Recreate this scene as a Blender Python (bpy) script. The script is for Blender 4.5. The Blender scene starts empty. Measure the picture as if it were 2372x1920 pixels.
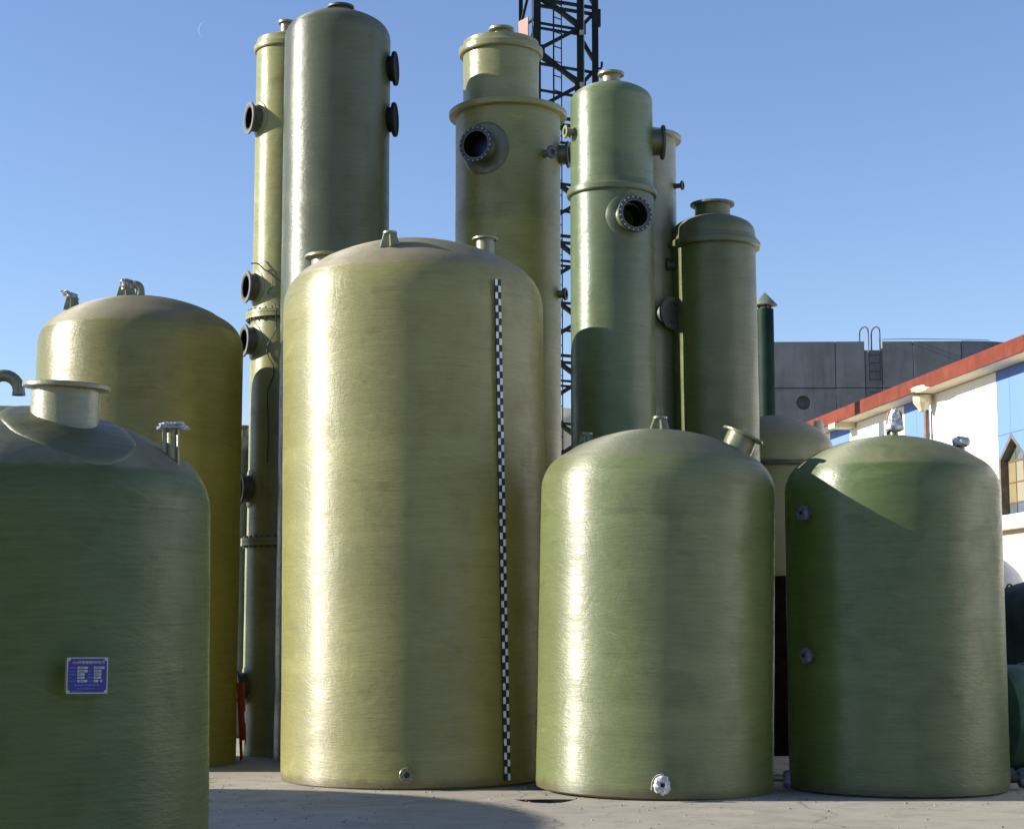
import bpy, bmesh, math, random
from mathutils import Vector, Matrix, noise
random.seed(7)
PI = math.pi
R = math.radians
scene = bpy.context.scene
col = scene.collection

# ------------------------------------------------------------------ camera
cam_data = bpy.data.cameras.new('camera')
cam = bpy.data.objects.new('camera', cam_data)
col.objects.link(cam)
cam.location = (0, 0, 1.6)
cam.rotation_euler = (R(90 + 6.9), 0, 0)
cam_data.sensor_width = 36
cam_data.lens = 61.47
cam_data.clip_end = 20000
cam_data.clip_start = 0.1
scene.camera = cam

# ------------------------------------------------------------------ sky and sun
SUN_EL, SUN_AZ = 19.5, 269.5
world = bpy.data.worlds.new('World')
scene.world = world
world.use_nodes = True
wn = world.node_tree
bg = wn.nodes['Background']
sky = wn.nodes.new('ShaderNodeTexSky')
sky.sky_type = 'NISHITA'
sky.sun_disc = False
sky.sun_elevation = R(SUN_EL)
sky.sun_rotation = R(SUN_AZ)
sky.altitude = 50
sky.air_density = 1.0
sky.dust_density = 0.0
sky.ozone_density = 2.5
tint = wn.nodes.new('ShaderNodeMix')
tint.data_type = 'RGBA'; tint.blend_type = 'MULTIPLY'
tint.inputs[0].default_value = 1.0
tint.inputs[7].default_value = (0.95, 0.925, 1.06, 1)      # the photograph's colder white balance, over the whole sky
wn.links.new(sky.outputs[0], tint.inputs[6])
wn.links.new(tint.outputs[2], bg.inputs[0])
bg.inputs[1].default_value = 0.088
sun_data = bpy.data.lights.new('sun', 'SUN')
sun_data.energy = 5.0
sun_data.angle = R(0.5)
sun_data.color = (1.0, 0.93, 0.80)
sun = bpy.data.objects.new('sun', sun_data)
col.objects.link(sun)
sd = Vector((math.sin(R(SUN_AZ)) * math.cos(R(SUN_EL)), math.cos(R(SUN_AZ)) * math.cos(R(SUN_EL)), math.sin(R(SUN_EL))))
sun.rotation_euler = sd.to_track_quat('Z', 'Y').to_euler()
sun.location = sd * 60
scene.view_settings.view_transform = 'Standard'
scene.view_settings.look = 'None'
scene.view_settings.gamma = 1
scene.view_settings.use_curve_mapping = False
scene.view_settings.exposure = 1.1
scene.render.engine = 'CYCLES'
scene.cycles.max_bounces = 6

# ------------------------------------------------------------------ object helpers
def tag(o, label, cat, group=None, kind=None):
    if label: o['label'] = label
    if cat: o['category'] = cat
    if group: o['group'] = group
    if kind: o['kind'] = kind
    return o

def empty(name, loc, rot=(0, 0, 0)):
    o = bpy.data.objects.new(name, None)
    o.empty_display_size = 0.3
    o.location = loc
    o.rotation_euler = rot
    col.objects.link(o)
    return o

def put(name, me, mat=None, parent=None, M=None):
    o = bpy.data.objects.new(name, me)
    col.objects.link(o)
    if mat is not None and len(me.materials) == 0:
        me.materials.append(mat)
    if parent is not None:
        o.parent = parent
    if M is not None:
        o.matrix_basis = M
    return o

class MB:
    """collects vertices and faces, then makes one mesh"""
    def __init__(self):
        self.v, self.f, self.m = [], [], []
    def add(self, vs, fs, M=None, mi=0):
        b = len(self.v)
        for p in vs:
            p = Vector(p)
            self.v.append(tuple(M @ p) if M else tuple(p))
        for q in fs:
            self.f.append(tuple(b + i for i in q))
            self.m.append(mi)
        return self
    def box(self, c, s, M=None, mi=0, bev=0.0):
        x, y, z = s[0] / 2, s[1] / 2, s[2] / 2
        vs = [(c[0] + i * x, c[1] + j * y, c[2] + k * z) for i in (-1, 1) for j in (-1, 1) for k in (-1, 1)]
        fs = [(0, 1, 3, 2), (4, 6, 7, 5), (0, 4, 5, 1), (2, 3, 7, 6), (0, 2, 6, 4), (1, 5, 7, 3)]
        return self.add(vs, fs, M, mi)
    def beam(self, p, q, w, h, M=None):
        p, q = Vector(p), Vector(q)
        d = q - p
        L = d.length
        T = Matrix.Translation((p + q) / 2) @ d.to_track_quat('Z', 'Y').to_matrix().to_4x4()
        self.box((0, 0, 0), (w, h, L), (M @ T) if M else T)
        return self
    def lathe(self, prof, seg=48, M=None, wob=None):
        vs, fs = [], []
        rings = []
        for r, z in prof:
            if r < 1e-6:
                rings.append([len(vs)])
                vs.append((0, 0, z))
            else:
                rr = []
                for i in range(seg):
                    a = 2 * PI * i / seg
                    k = r + (wob(a, r, z) if wob else 0)
                    rr.append(len(vs))
                    vs.append((k * math.cos(a), k * math.sin(a), z))
                rings.append(rr)
        for A, B in zip(rings[:-1], rings[1:]):
            if len(A) == 1 and len(B) == 1: continue
            for i in range(seg):
                j = (i + 1) % seg
                if len(A) == 1: fs.append((A[0], B[j], B[i]))
                elif len(B) == 1: fs.append((A[i], A[j], B[0]))
                else: fs.append((A[i], A[j], B[j], B[i]))
        return self.add(vs, fs, M)
    def tube(self, pts, r, seg=8, cap=True):
        pts = [Vector(p) for p in pts]
        vs, fs = [], []
        up = Vector((0.13, 0.31, 0.94)).normalized()
        n = len(pts)
        for i, p in enumerate(pts):
            t = (pts[min(i + 1, n - 1)] - pts[max(i - 1, 0)]).normalized()
            a = t.cross(up)
            if a.length < 0.05: a = t.cross(Vector((1, 0, 0)))
            a.normalize()
            b = t.cross(a)
            rr = r[i] if isinstance(r, (list, tuple)) else r
            for k in range(seg):
                th = 2 * PI * k / seg
                vs.append(p + rr * (a * math.cos(th) + b * math.sin(th)))
        for i in range(n - 1):
            for k in range(seg):
                j = (k + 1) % seg
                fs.append((i * seg + k, i * seg + j, (i + 1) * seg + j, (i + 1) * seg + k))
        if cap:
            fs.append(tuple(range(seg))[::-1])
            fs.append(tuple((n - 1) * seg + k for k in range(seg)))
        return self.add(vs, fs)
    def mesh(self, name, mats=(), smooth=True, ang=35):
        me = bpy.data.meshes.new(name)
        me.from_pydata(self.v, [], self.f)
        for m in mats: me.materials.append(m)
        if len(mats) > 1:
            me.polygons.foreach_set('material_index', self.m)
        bm = bmesh.new(); bm.from_mesh(me)
        bmesh.ops.recalc_face_normals(bm, faces=bm.faces)
        bm.to_mesh(me); bm.free()
        if smooth:
            me.polygons.foreach_set('use_smooth', [True] * len(me.polygons))
            me.set_sharp_from_angle(angle=R(ang))
        me.update()
        return me

def cut(me, cutters):
    """boolean difference of closed meshes, evaluated straight away"""
    o = bpy.data.objects.new('work', me)
    col.objects.link(o)
    tmp = []
    for c in cutters:
        k = bpy.data.objects.new('work_bore', c)
        col.objects.link(k); tmp.append(k)
        md = o.modifiers.new('b', 'BOOLEAN')
        md.operation = 'DIFFERENCE'; md.object = k; md.solver = 'EXACT'
    dg = bpy.context.evaluated_depsgraph_get()
    new = bpy.data.meshes.new_from_object(o.evaluated_get(dg), depsgraph=dg)
    for k in tmp:
        m = k.data
        bpy.data.objects.remove(k); bpy.data.meshes.remove(m)
    name = me.name
    bpy.data.objects.remove(o); bpy.data.meshes.remove(me)
    new.name = name
    new.polygons.foreach_set('use_smooth', [True] * len(new.polygons))
    new.set_sharp_from_angle(angle=R(32))
    return new

# ------------------------------------------------------------------ materials
def newmat(name):
    m = bpy.data.materials.new(name)
    m.use_nodes = True
    return m, m.node_tree, m.node_tree.nodes['Principled BSDF']

class NT:
    def __init__(self, nt): self.nt = nt
    def n(self, t, **kw):
        x = self.nt.nodes.new(t)
        for k, v in kw.items(): setattr(x, k, v)
        return x
    def l(self, a, b): self.nt.links.new(a, b)
    def math(self, op, a, b=None, clamp=False):
        x = self.n('ShaderNodeMath', operation=op, use_clamp=clamp)
        for i, s in enumerate((a, b)):
            if s is None: continue
            if isinstance(s, (int, float)): x.inputs[i].default_value = s
            else: self.l(s, x.inputs[i])
        return x.outputs[0]
    def ramp(self, src, lo, hi, a=0.0, b=1.0, smooth=True):
        x = self.n('ShaderNodeMapRange', interpolation_type='SMOOTHSTEP' if smooth else 'LINEAR')
        self.l(src, x.inputs[0])
        for i, v in enumerate((lo, hi, a, b)): x.inputs[i + 1].default_value = v
        return x.outputs[0]
    def mix(self, fac, a, b, mode='MIX'):
        x = self.n('ShaderNodeMix', data_type='RGBA', blend_type=mode)
        if isinstance(fac, (int, float)): x.inputs[0].default_value = fac
        else: self.l(fac, x.inputs[0])
        for i, s in ((6, a), (7, b)):
            if isinstance(s, tuple): x.inputs[i].default_value = (*s, 1) if len(s) == 3 else s
            else: self.l(s, x.inputs[i])
        return x.outputs[2]
    def noise(self, vec, scale, detail=4, rough=0.55, dist=0.0):
        x = self.n('ShaderNodeTexNoise')
        if vec is not None: self.l(vec, x.inputs['Vector'])
        x.inputs['Scale'].default_value = scale
        x.inputs['Detail'].default_value = detail
        x.inputs['Roughness'].default_value = rough
        x.inputs['Distortion'].default_value = dist
        return x.outputs[0]
    def comb(self, a, b, c):
        x = self.n('ShaderNodeCombineXYZ')
        for i, s in enumerate((a, b, c)):
            if isinstance(s, (int, float)): x.inputs[i].default_value = s
            else: self.l(s, x.inputs[i])
        return x.outputs[0]
    def bump(self, h, strength, dist=0.01, normal=None):
        x = self.n('ShaderNodeBump')
        x.inputs['Strength'].default_value = strength
        x.inputs['Distance'].default_value = dist
        self.l(h, x.inputs['Height'])
        if normal is not None: self.l(normal, x.inputs['Normal'])
        return x.outputs[0]

def frp(name, base, second, dust=0.8, rough=0.43, radius=1.2, dustcol=(0.20, 0.165, 0.12), seed=0.0, bumpk=1.0, coat=0.10, aniso=0.76, crown=None, foot=False, glow=0.0, spec=0.9):
    """filament wound glass fibre resin: fine winding bands, helical crossings, runs and specks; dust on the crown and on what faces up"""
    m, nt, P = newmat(name)
    N = NT(nt)
    tc = N.n('ShaderNodeTexCoord')
    O = tc.outputs['Object']
    sep = N.n('ShaderNodeSeparateXYZ')
    N.l(O, sep.inputs[0])
    x, y, z = sep.outputs
    ang = N.math('ARCTAN2', x, N.math('MULTIPLY', y, -1.0))
    u = N.math('MULTIPLY', ang, radius)
    def streak(slope, su, sv, off, detail=5, rg=0.6):
        v = N.math('ADD', z, N.math('MULTIPLY', u, slope))
        return N.noise(N.comb(N.math('MULTIPLY', u, su), N.math('MULTIPLY', v, sv), off + seed), 1.0, detail, rg)
    h0 = streak(0.0, 1.6, 60, 0.0, 5, 0.65)
    h1 = streak(0.13, 1.8, 75, 3.1)
    h2 = streak(-0.16, 1.7, 70, 7.7)
    h3 = streak(0.45, 1.2, 40, 9.9, 3)
    fine = streak(0.04, 7.0, 190, 11.0, 3)
    band = streak(0.0, 0.25, 2.2, 21.0, 4)
    broad = N.noise(O, 0.9, 5, 0.6, 0.4)
    blot = N.noise(O, 3.2, 6, 0.65, 0.6)
    drip = N.noise(N.comb(N.math('MULTIPLY', u, 9.0), N.math('MULTIPLY', z, 0.45), 5.0 + seed), 1.0, 4, 0.6)
    sv = N.math('ADD', N.math('MULTIPLY', h0, 0.40), N.math('ADD', N.math('MULTIPLY', h1, 0.30), N.math('MULTIPLY', h2, 0.30)))
    c = N.mix(N.ramp(sv, 0.34, 0.66), base, second)
    c = N.mix(N.ramp(broad, 0.35, 0.68, 0.0, 0.55), c, tuple(0.66 * k for k in base))
    c = N.mix(N.ramp(blot, 0.48, 0.72, 0.0, 0.45), c, tuple(0.60 * k for k in second))
    c = N.mix(N.ramp(band, 0.50, 0.72, 0.0, 0.45), c, tuple(1.25 * k for k in base))
    c = N.mix(N.ramp(drip, 0.64, 0.80, 0.0, 0.16), c, (0.25, 0.22, 0.16))
    c = N.mix(N.ramp(fine, 0.62, 0.78, 0.0, 0.22), c, tuple(min(0.6, 1.6 * k + 0.05) for k in base))
    c = N.mix(N.ramp(h3, 0.62, 0.74, 0.0, 0.38), c, tuple(min(0.6, 1.35 * k + 0.03) for k in base))
    lap = streak(0.006, 0.06, 2.6, 33.0, 2)     # lap lines where one winding pass ends
    c = N.mix(N.math('MULTIPLY', N.ramp(N.math('ABSOLUTE', N.math('SUBTRACT', lap, 0.5)), 0.0, 0.012, 1.0, 0.0), N.ramp(blot, 0.35, 0.65, 0.0, 0.32)), c, tuple(0.55 * k for k in second))
    patch = N.noise(N.comb(N.math('MULTIPLY', u, 1.4), N.math('MULTIPLY', z, 2.2), 40.0 + seed), 1.0, 6, 0.7, 0.8)
    c = N.mix(N.ramp(patch, 0.58, 0.72, 0.0, 0.30), c, tuple(min(0.6, 1.45 * k + 0.02) for k in base))
    spk = N.noise(O, 60, 2, 0.5)
    c = N.mix(N.ramp(spk, 0.70, 0.76, 0.0, 0.5), c, (0.05, 0.042, 0.022))
    if foot:   # mud splashed up the foot of the shell
        fz = N.math('SUBTRACT', z, N.math('MULTIPLY', N.noise(N.comb(N.math('MULTIPLY', u, 6), z, seed), 1.0, 5, 0.65), 0.22))
        c = N.mix(N.ramp(fz, -0.08, 0.03, 0.75, 0.0), c, (0.10, 0.078, 0.05))
    geo = N.n('ShaderNodeNewGeometry')
    sn = N.n('ShaderNodeSeparateXYZ')
    N.l(geo.outputs['Normal'], sn.inputs[0])
    dn = N.noise(O, 6.0, 6, 0.65)
    dm = N.math('ADD', sn.outputs[2], N.math('MULTIPLY', N.math('SUBTRACT', dn, 0.5), 0.45))
    dmask = N.ramp(dm, 0.50, 0.88)
    if crown is not None:
        # the hand-laid crown starts at a ragged line and holds the dirt
        edge = N.math('ADD', z, N.math('MULTIPLY', N.math('SUBTRACT', dn, 0.5), 0.035))
        cm = N.math('MULTIPLY', N.ramp(edge, crown - 0.02, crown + 0.03), N.ramp(blot, 0.25, 0.75, 1.0, 0.72))
        dmask = N.math('MAXIMUM', N.math('MULTIPLY', dmask, 0.6), cm)
    dmask = N.math('MULTIPLY', dmask, dust)
    dc = N.mix(N.ramp(blot, 0.4, 0.7), dustcol, tuple(0.72 * k for k in dustcol))
    c = N.mix(dmask, c, dc)
    N.l(c, P.inputs['Base Color'])
    rg = N.math('ADD', N.ramp(h0, 0.3, 0.7, rough - 0.08, rough + 0.10), N.math('ADD', N.math('MULTIPLY', dmask, 0.5), N.ramp(blot, 0.4, 0.7, -0.05, 0.10)), True)
    N.l(rg, P.inputs['Roughness'])
    P.inputs['Anisotropic'].default_value = aniso
    tg = N.n('ShaderNodeTangent', direction_type='RADIAL', axis='Z')
    N.l(tg.outputs[0], P.inputs['Tangent'])
    P.inputs['Anisotropic Rotation'].default_value = 0.25
    P.inputs['Specular IOR Level'].default_value = spec
    N.l(N.math('MULTIPLY', N.math('SUBTRACT', 1.0, dmask), coat), P.inputs['Coat Weight'])
    P.inputs['Coat Roughness'].default_value = 0.22
    hh = N.math('ADD', N.math('MULTIPLY', sv, 1.0), N.math('ADD', N.math('MULTIPLY', fine, 0.3), N.math('MULTIPLY', h3, 0.35)))
    b1 = N.bump(hh, 0.50 * bumpk, 0.011)
    grain = N.noise(O, 85, 3, 0.6)
    b15 = N.bump(grain, 0.13 * bumpk, 0.005, b1)
    b2 = N.bump(blot, 0.12, 0.05, b15)
    N.l(b2, P.inputs['Normal'])
    N.l(b2, P.inputs['Coat Normal'])
    if glow:
        # thin resin laminate: sunlight on one wall passes through and warms the far wall from inside
        tr = N.n('ShaderNodeBsdfTranslucent')
        hi = max(base)
        N.l(N.mix(N.ramp(sv, 0.34, 0.66), tuple(0.62 * (k / hi) ** 1.25 for k in base), tuple(0.48 * (k / hi) ** 1.25 for k in base)), tr.inputs[0])
        mx = N.n('ShaderNodeMixShader')
        N.l(N.math('MULTIPLY', N.math('SUBTRACT', 1.0, dmask), glow), mx.inputs[0])
        N.l(P.outputs[0], mx.inputs[1]); N.l(tr.outputs[0], mx.inputs[2])
        N.l(mx.outputs[0], nt.nodes['Material Output'].inputs[0])
    return m

def plain(name, colr, rough=0.6, var=0.25, scale=8.0, metal=0.0, bump=0.1, coat=0.0, spec=0.5, dirt=None):
    m, nt, P = newmat(name)
    N = NT(nt)
    tc = N.n('ShaderNodeTexCoord')
    a = N.noise(tc.outputs['Object'], scale, 6, 0.6)
    c = N.mix(N.ramp(a, 0.3, 0.72), tuple(k * (1 - var) for k in colr), tuple(min(1, k * (1 + var)) for k in colr))
    if dirt:
        d = N.noise(tc.outputs['Object'], scale * 0.6, 7, 0.7)
        c = N.mix(N.ramp(d, 0.52, 0.72, 0, 0.8), c, dirt)
    N.l(c, P.inputs['Base Color'])
    P.inputs['Roughness'].default_value = rough
    P.inputs['Metallic'].default_value = metal
    P.inputs['Coat Weight'].default_value = coat
    P.inputs['Specular IOR Level'].default_value = spec
    if bump:
        N.l(N.bump(a, bump, 0.02), P.inputs['Normal'])
    return m

M_B = frp('frp_straw', (0.277, 0.266, 0.109), (0.214, 0.207, 0.068), foot=True, glow=0.24, coat=0.10, radius=1.4, seed=1.0, dust=0.92, crown=5.31, dustcol=(0.185, 0.158, 0.108))
M_A = frp('frp_ochre', (0.192, 0.181, 0.051), (0.141, 0.132, 0.028), foot=True, glow=0.17, radius=1.2, seed=2.0, crown=5.02, dustcol=(0.175, 0.15, 0.10))
M_D = frp('frp_pale_green', (0.177, 0.202, 0.090), (0.126, 0.152, 0.057), dust=0.85, foot=True, glow=0.24, coat=0.10, radius=1.2, seed=3.0, crown=3.215, dustcol=(0.085, 0.09, 0.055))
M_G = frp('frp_leaf_green', (0.087, 0.123, 0.037), (0.059, 0.092, 0.023), dust=0.75, foot=True, glow=0.20, coat=0.10, radius=1.1, seed=4.0, crown=3.16, dustcol=(0.15, 0.155, 0.08))
M_F = frp('frp_front_green', (0.057, 0.083, 0.018), (0.040, 0.062, 0.010), foot=True, coat=0.10, glow=0.15, spec=0.6, radius=1.2, seed=5.0, crown=2.44, dust=0.9, dustcol=(0.155, 0.15, 0.115))
M_E = frp('frp_grey_green', (0.078, 0.087, 0.045), (0.055, 0.063, 0.028), dust=0.45, glow=0.15, radius=0.65, seed=6.0, dustcol=(0.13, 0.12, 0.09))
M_L = frp('frp_cream', (0.244, 0.243, 0.103), (0.201, 0.196, 0.061), spec=0.5, radius=0.4, seed=7.0, dustcol=(0.22, 0.19, 0.14))
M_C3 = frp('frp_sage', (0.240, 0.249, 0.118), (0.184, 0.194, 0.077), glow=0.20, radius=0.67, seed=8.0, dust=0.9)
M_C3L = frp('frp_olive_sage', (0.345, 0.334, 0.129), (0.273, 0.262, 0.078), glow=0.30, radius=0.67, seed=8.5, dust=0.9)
M_C4 = frp('frp_fresh_green', (0.122, 0.158, 0.077), (0.087, 0.120, 0.048), dust=0.5, glow=0.20, coat=0.10, radius=0.49, seed=9.0, dustcol=(0.15, 0.15, 0.10))
M_C5 = frp('frp_grey_cream', (0.188, 0.194, 0.113), (0.147, 0.150, 0.079), radius=0.44, seed=10.0)
M_C6 = frp('frp_moss', (0.124, 0.142, 0.052), (0.092, 0.109, 0.034), glow=0.20, radius=0.5, seed=11.0, dustcol=(0.11, 0.10, 0.07))
M_H = frp('frp_sand_green', (0.246, 0.238, 0.108), (0.197, 0.194, 0.075), glow=0.20, radius=0.8, seed=12.0, dustcol=(0.22, 0.20, 0.15))
M_FIT = frp('frp_fitting', (0.181, 0.177, 0.071), (0.136, 0.131, 0.043), radius=0.2, seed=13.0, dust=0.5, bumpk=0.6, aniso=0.2, coat=0.5)
M_FITG = frp('frp_fitting_green', (0.109, 0.122, 0.048), (0.077, 0.091, 0.031), radius=0.2, seed=14.0, dust=0.4, bumpk=0.6, aniso=0.2, coat=0.5)
M_PAD = frp('frp_laminate_pad', (0.091, 0.095, 0.027), (0.068, 0.072, 0.018), radius=0.3, seed=15.0, dust=0.12, bumpk=0.8, aniso=0.0)
M_GREYF = plain('flange_grey', (0.10, 0.105, 0.095), 0.5, 0.25, 20)
M_DARKF = plain('flange_dark', (0.055, 0.055, 0.045), 0.55, 0.3, 20)
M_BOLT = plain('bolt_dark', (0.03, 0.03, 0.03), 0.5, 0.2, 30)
M_FLDK = plain('flange_slate', (0.030, 0.033, 0.034), 0.5, 0.25, 20)
M_SHADEBLK = plain('shade_black', (0.008, 0.007, 0.006), 0.7, 0.2, 12, spec=0.2)  # near-black, shade put into nozzle mouths and the dark blind flanges
M_BLUEPL = plain('blue_plug', (0.006, 0.010, 0.045), 0.35, 0.3, 6)
M_GAPSH = plain('gap_shade_skirt', (0.010, 0.005, 0.005), 0.9, 0.4, 6, spec=0.1)  # reddish near-black, the shade of the gap put into the skirt colour
M_REDB = plain('red_primer', (0.34, 0.045, 0.025), 0.6, 0.35, 5, dirt=(0.12, 0.05, 0.03))
M_LATT = plain('lattice_paint', (0.007, 0.012, 0.011), 0.6, 0.35, 4, spec=0.2, dirt=(0.02, 0.016, 0.012))
M_LATTP = plain('lattice_pale_paint', (0.24, 0.31, 0.25), 0.5, 0.3, 6)
M_PINK = plain('faded_board', (0.24, 0.14, 0.11), 0.7, 0.2, 3, dirt=(0.20, 0.15, 0.11))
M_CABLE = plain('black_cable', (0.03, 0.03, 0.028), 0.6, 0.2, 20)
M_STACK = plain('stack_green', (0.006, 0.022, 0.014), 0.6, 0.3, 2, spec=0.12)
M_CAP = plain('stack_cap', (0.16, 0.18, 0.14), 0.55, 0.3, 6)
M_STEEL = plain('ladder_steel', (0.045, 0.045, 0.05), 0.5, 0.3, 12)
M_DGREEN = plain('dark_green_tank', (0.035, 0.045, 0.036), 0.7, 0.35, 3, spec=0.2)
M_PGREY = plain('pale_grey_tank', (0.42, 0.43, 0.42), 0.5, 0.15, 3)
M_GRNH = plain('green_lying_tank', (0.045, 0.095, 0.06), 0.4, 0.3, 2.5, spec=0.3)
M_PALE = plain('pale_far_tank', (0.50, 0.47, 0.36), 0.6, 0.15, 2)
M_WHITE = plain('plate_white', (0.34, 0.36, 0.38), 0.45, 0.05, 10, bump=0)
M_BLUE = plain('plate_blue', (0.008, 0.013, 0.17), 0.35, 0.15, 12, bump=0)
M_LBLUE = plain('plate_light_blue', (0.07, 0.15, 0.42), 0.5, 0.1, 12, bump=0)
M_RED = plain('plate_red', (0.22, 0.012, 0.012), 0.5, 0.1, 12, bump=0)
M_INK = plain('plate_ink', (0.05, 0.05, 0.06), 0.5, 0.1, 12, bump=0)
M_BW0 = plain('staff_black', (0.012, 0.012, 0.014), 0.5, 0.2, 12, bump=0)
M_BW1 = plain('staff_white', (0.72, 0.73, 0.73), 0.5, 0.1, 9, bump=0)

def wrap_mat():
    m, nt, P = newmat('plastic_film')
    N = NT(nt)
    tc = N.n('ShaderNodeTexCoord')
    a = N.noise(tc.outputs['Object'], 22, 5, 0.6, 0.8)
    N.l(N.mix(N.ramp(a, 0.35, 0.65), (0.36, 0.38, 0.43), (0.66, 0.67, 0.70)), P.inputs['Base Color'])
    P.inputs['Roughness'].default_value = 0.22
    P.inputs['Coat Weight'].default_value = 0.6
    P.inputs['Transmission Weight'].default_value = 0.15
    N.l(N.bump(a, 0.6, 0.02), P.inputs['Normal'])
    return m
M_WRAP = wrap_mat()
M_WRAPSH = plain('shaded_film', (0.085, 0.095, 0.13), 0.3, 0.35, 25, bump=0.4, spec=0.4)  # darker copy of the plastic film, with shade put into its colour

def ground_mat():
    m, nt, P = newmat('worn_concrete')
    N = NT(nt)
    tc = N.n('ShaderNodeTexCoord')
    V = tc.outputs['Object']
    sep = N.n('ShaderNodeSeparateXYZ'); N.l(V, sep.inputs[0])
    big = N.noise(V, 0.35, 6, 0.6, 0.5)
    mid = N.noise(V, 2.6, 7, 0.65, 0.3)
    fin = N.noise(V, 38, 5, 0.7)
    vor = N.n('ShaderNodeTexVoronoi', feature='DISTANCE_TO_EDGE')
    wv = N.n('ShaderNodeVectorMath', operation='ADD')
    nz = N.n('ShaderNodeTexNoise'); nz.inputs['Scale'].default_value = 1.3; nz.inputs['Detail'].default_value = 5
    N.l(V, nz.inputs['Vector']); N.l(V, wv.inputs[0]); N.l(nz.outputs[1], wv.inputs[1])
    N.l(wv.outputs[0], vor.inputs['Vector']); vor.inputs['Scale'].default_value = 0.36
    crack = N.ramp(vor.outputs['Distance'], 0.0, 0.008, 1.0, 0.0)
    c = N.mix(N.ramp(big, 0.3, 0.7), (0.285, 0.255, 0.21), (0.34, 0.315, 0.27))
    c = N.mix(N.ramp(mid, 0.42, 0.68, 0.0, 0.6), c, (0.20, 0.175, 0.14))
    c = N.mix(N.ramp(mid, 0.25, 0.40, 0.5, 0.0), c, (0.40, 0.38, 0.33))
    c = N.mix(N.ramp(fin, 0.58, 0.72, 0.0, 0.55), c, (0.13, 0.11, 0.09))
    scuff = N.noise(N.comb(N.math('MULTIPLY', sep.outputs[0], 1.6), N.math('MULTIPLY', sep.outputs[1], 11.0), 3.0), 1.0, 6, 0.7, 0.5)
    c = N.mix(N.ramp(scuff, 0.58, 0.72, 0.0, 0.5), c, (0.15, 0.13, 0.105))
    oil = N.noise(V, 0.9, 5, 0.7, 1.2)
    c = N.mix(N.ramp(oil, 0.60, 0.70, 0.0, 0.35), c, (0.16, 0.145, 0.125))
    c = N.mix(N.math('MULTIPLY', crack, 0.75), c, (0.10, 0.085, 0.07))
    N.l(c, P.inputs['Base Color'])
    P.inputs['Roughness'].default_value = 0.9
    h = N.math('ADD', N.math('MULTIPLY', mid, 0.6), N.math('SUBTRACT', N.math('MULTIPLY', fin, 0.25), N.math('MULTIPLY', crack, 0.3)))
    N.l(N.bump(h, 0.12, 0.012), P.inputs['Normal'])
    return m

def concrete_mat():
    m, nt, P = newmat('grey_concrete')
    N = NT(nt)
    tc = N.n('ShaderNodeTexCoord')
    V = tc.outputs['Object']
    sep = N.n('ShaderNodeSeparateXYZ'); N.l(V, sep.inputs[0])
    a = N.noise(V, 0.8, 7, 0.65)
    st = N.noise(N.comb(N.math('MULTIPLY', sep.outputs[0], 3.2), sep.outputs[1], N.math('MULTIPLY', sep.outputs[2], 0.35)), 1.0, 5, 0.65)
    f = N.noise(V, 9, 4, 0.6)
    c = N.mix(N.ramp(a, 0.3, 0.7), (0.125, 0.132, 0.132), (0.185, 0.192, 0.19))
    c = N.mix(N.ramp(st, 0.48, 0.70, 0, 0.38), c, (0.06, 0.062, 0.062))
    c = N.mix(N.ramp(f, 0.60, 0.75, 0, 0.4), c, (0.19, 0.19, 0.18))
    N.l(c, P.inputs['Base Color'])
    P.inputs['Roughness'].default_value = 0.85
    N.l(N.bump(f, 0.10, 0.02), P.inputs['Normal'])
    return m
M_CONC = concrete_mat()

def wallpaint(name, colr, dirt):
    m, nt, P = newmat(name)
    N = NT(nt)
    tc = N.n('ShaderNodeTexCoord')
    V = tc.outputs['Object']
    sep = N.n('ShaderNodeSeparateXYZ'); N.l(V, sep.inputs[0])
    a = N.noise(V, 1.4, 6, 0.6)
    st = N.noise(N.comb(N.math('MULTIPLY', sep.outputs[0], 4.0), N.math('MULTIPLY', sep.outputs[1], 4.0), N.math('MULTIPLY', sep.outputs[2], 0.4)), 1.0, 5, 0.65)
    c = N.mix(N.ramp(a, 0.35, 0.7, 0, 0.3), colr, tuple(0.85 * k for k in colr))
    c = N.mix(N.ramp(st, 0.55, 0.8, 0, 0.4), c, dirt)
    N.l(c, P.inputs['Base Color'])
    P.inputs['Roughness'].default_value = 0.75
    return m
M_WALLW = wallpaint('wall_white', (0.80, 0.79, 0.75), (0.62, 0.58, 0.50))
M_WALLB = wallpaint('wall_blue', (0.10, 0.19, 0.52), (0.17, 0.24, 0.46))
M_CREAM = wallpaint('eave_cream', (0.48, 0.43, 0.30), (0.28, 0.24, 0.17))
M_FASC = plain('fascia_red', (0.135, 0.026, 0.012), 0.7, 0.2, 3, spec=0.25, dirt=(0.17, 0.05, 0.028))
M_SILL = plain('sill_peeling', (0.55, 0.47, 0.38), 0.8, 0.2, 4, dirt=(0.35, 0.06, 0.04))
M_REVEAL = plain('window_reveal', (0.12, 0.10, 0.08), 0.8, 0.3, 6)
M_FRAME = plain('window_frame', (0.12, 0.065, 0.035), 0.6, 0.2, 8)
M_PANEC = plain('pane_cream', (0.24, 0.205, 0.115), 0.12, 0.08, 2, bump=0, coat=0.6)
M_PANEG = plain('pane_grey', (0.09, 0.12, 0.115), 0.08, 0.15, 2, bump=0, coat=0.6)
M_PANED = plain('pane_dark', (0.05, 0.06, 0.09), 0.05, 0.15, 2, bump=0, coat=0.6)
M_PIPE = plain('downpipe', (0.13, 0.075, 0.05), 0.55, 0.3, 5)
M_SOIL = plain('pit_soil', (0.05, 0.042, 0.035), 0.95, 0.4, 9)

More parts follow.
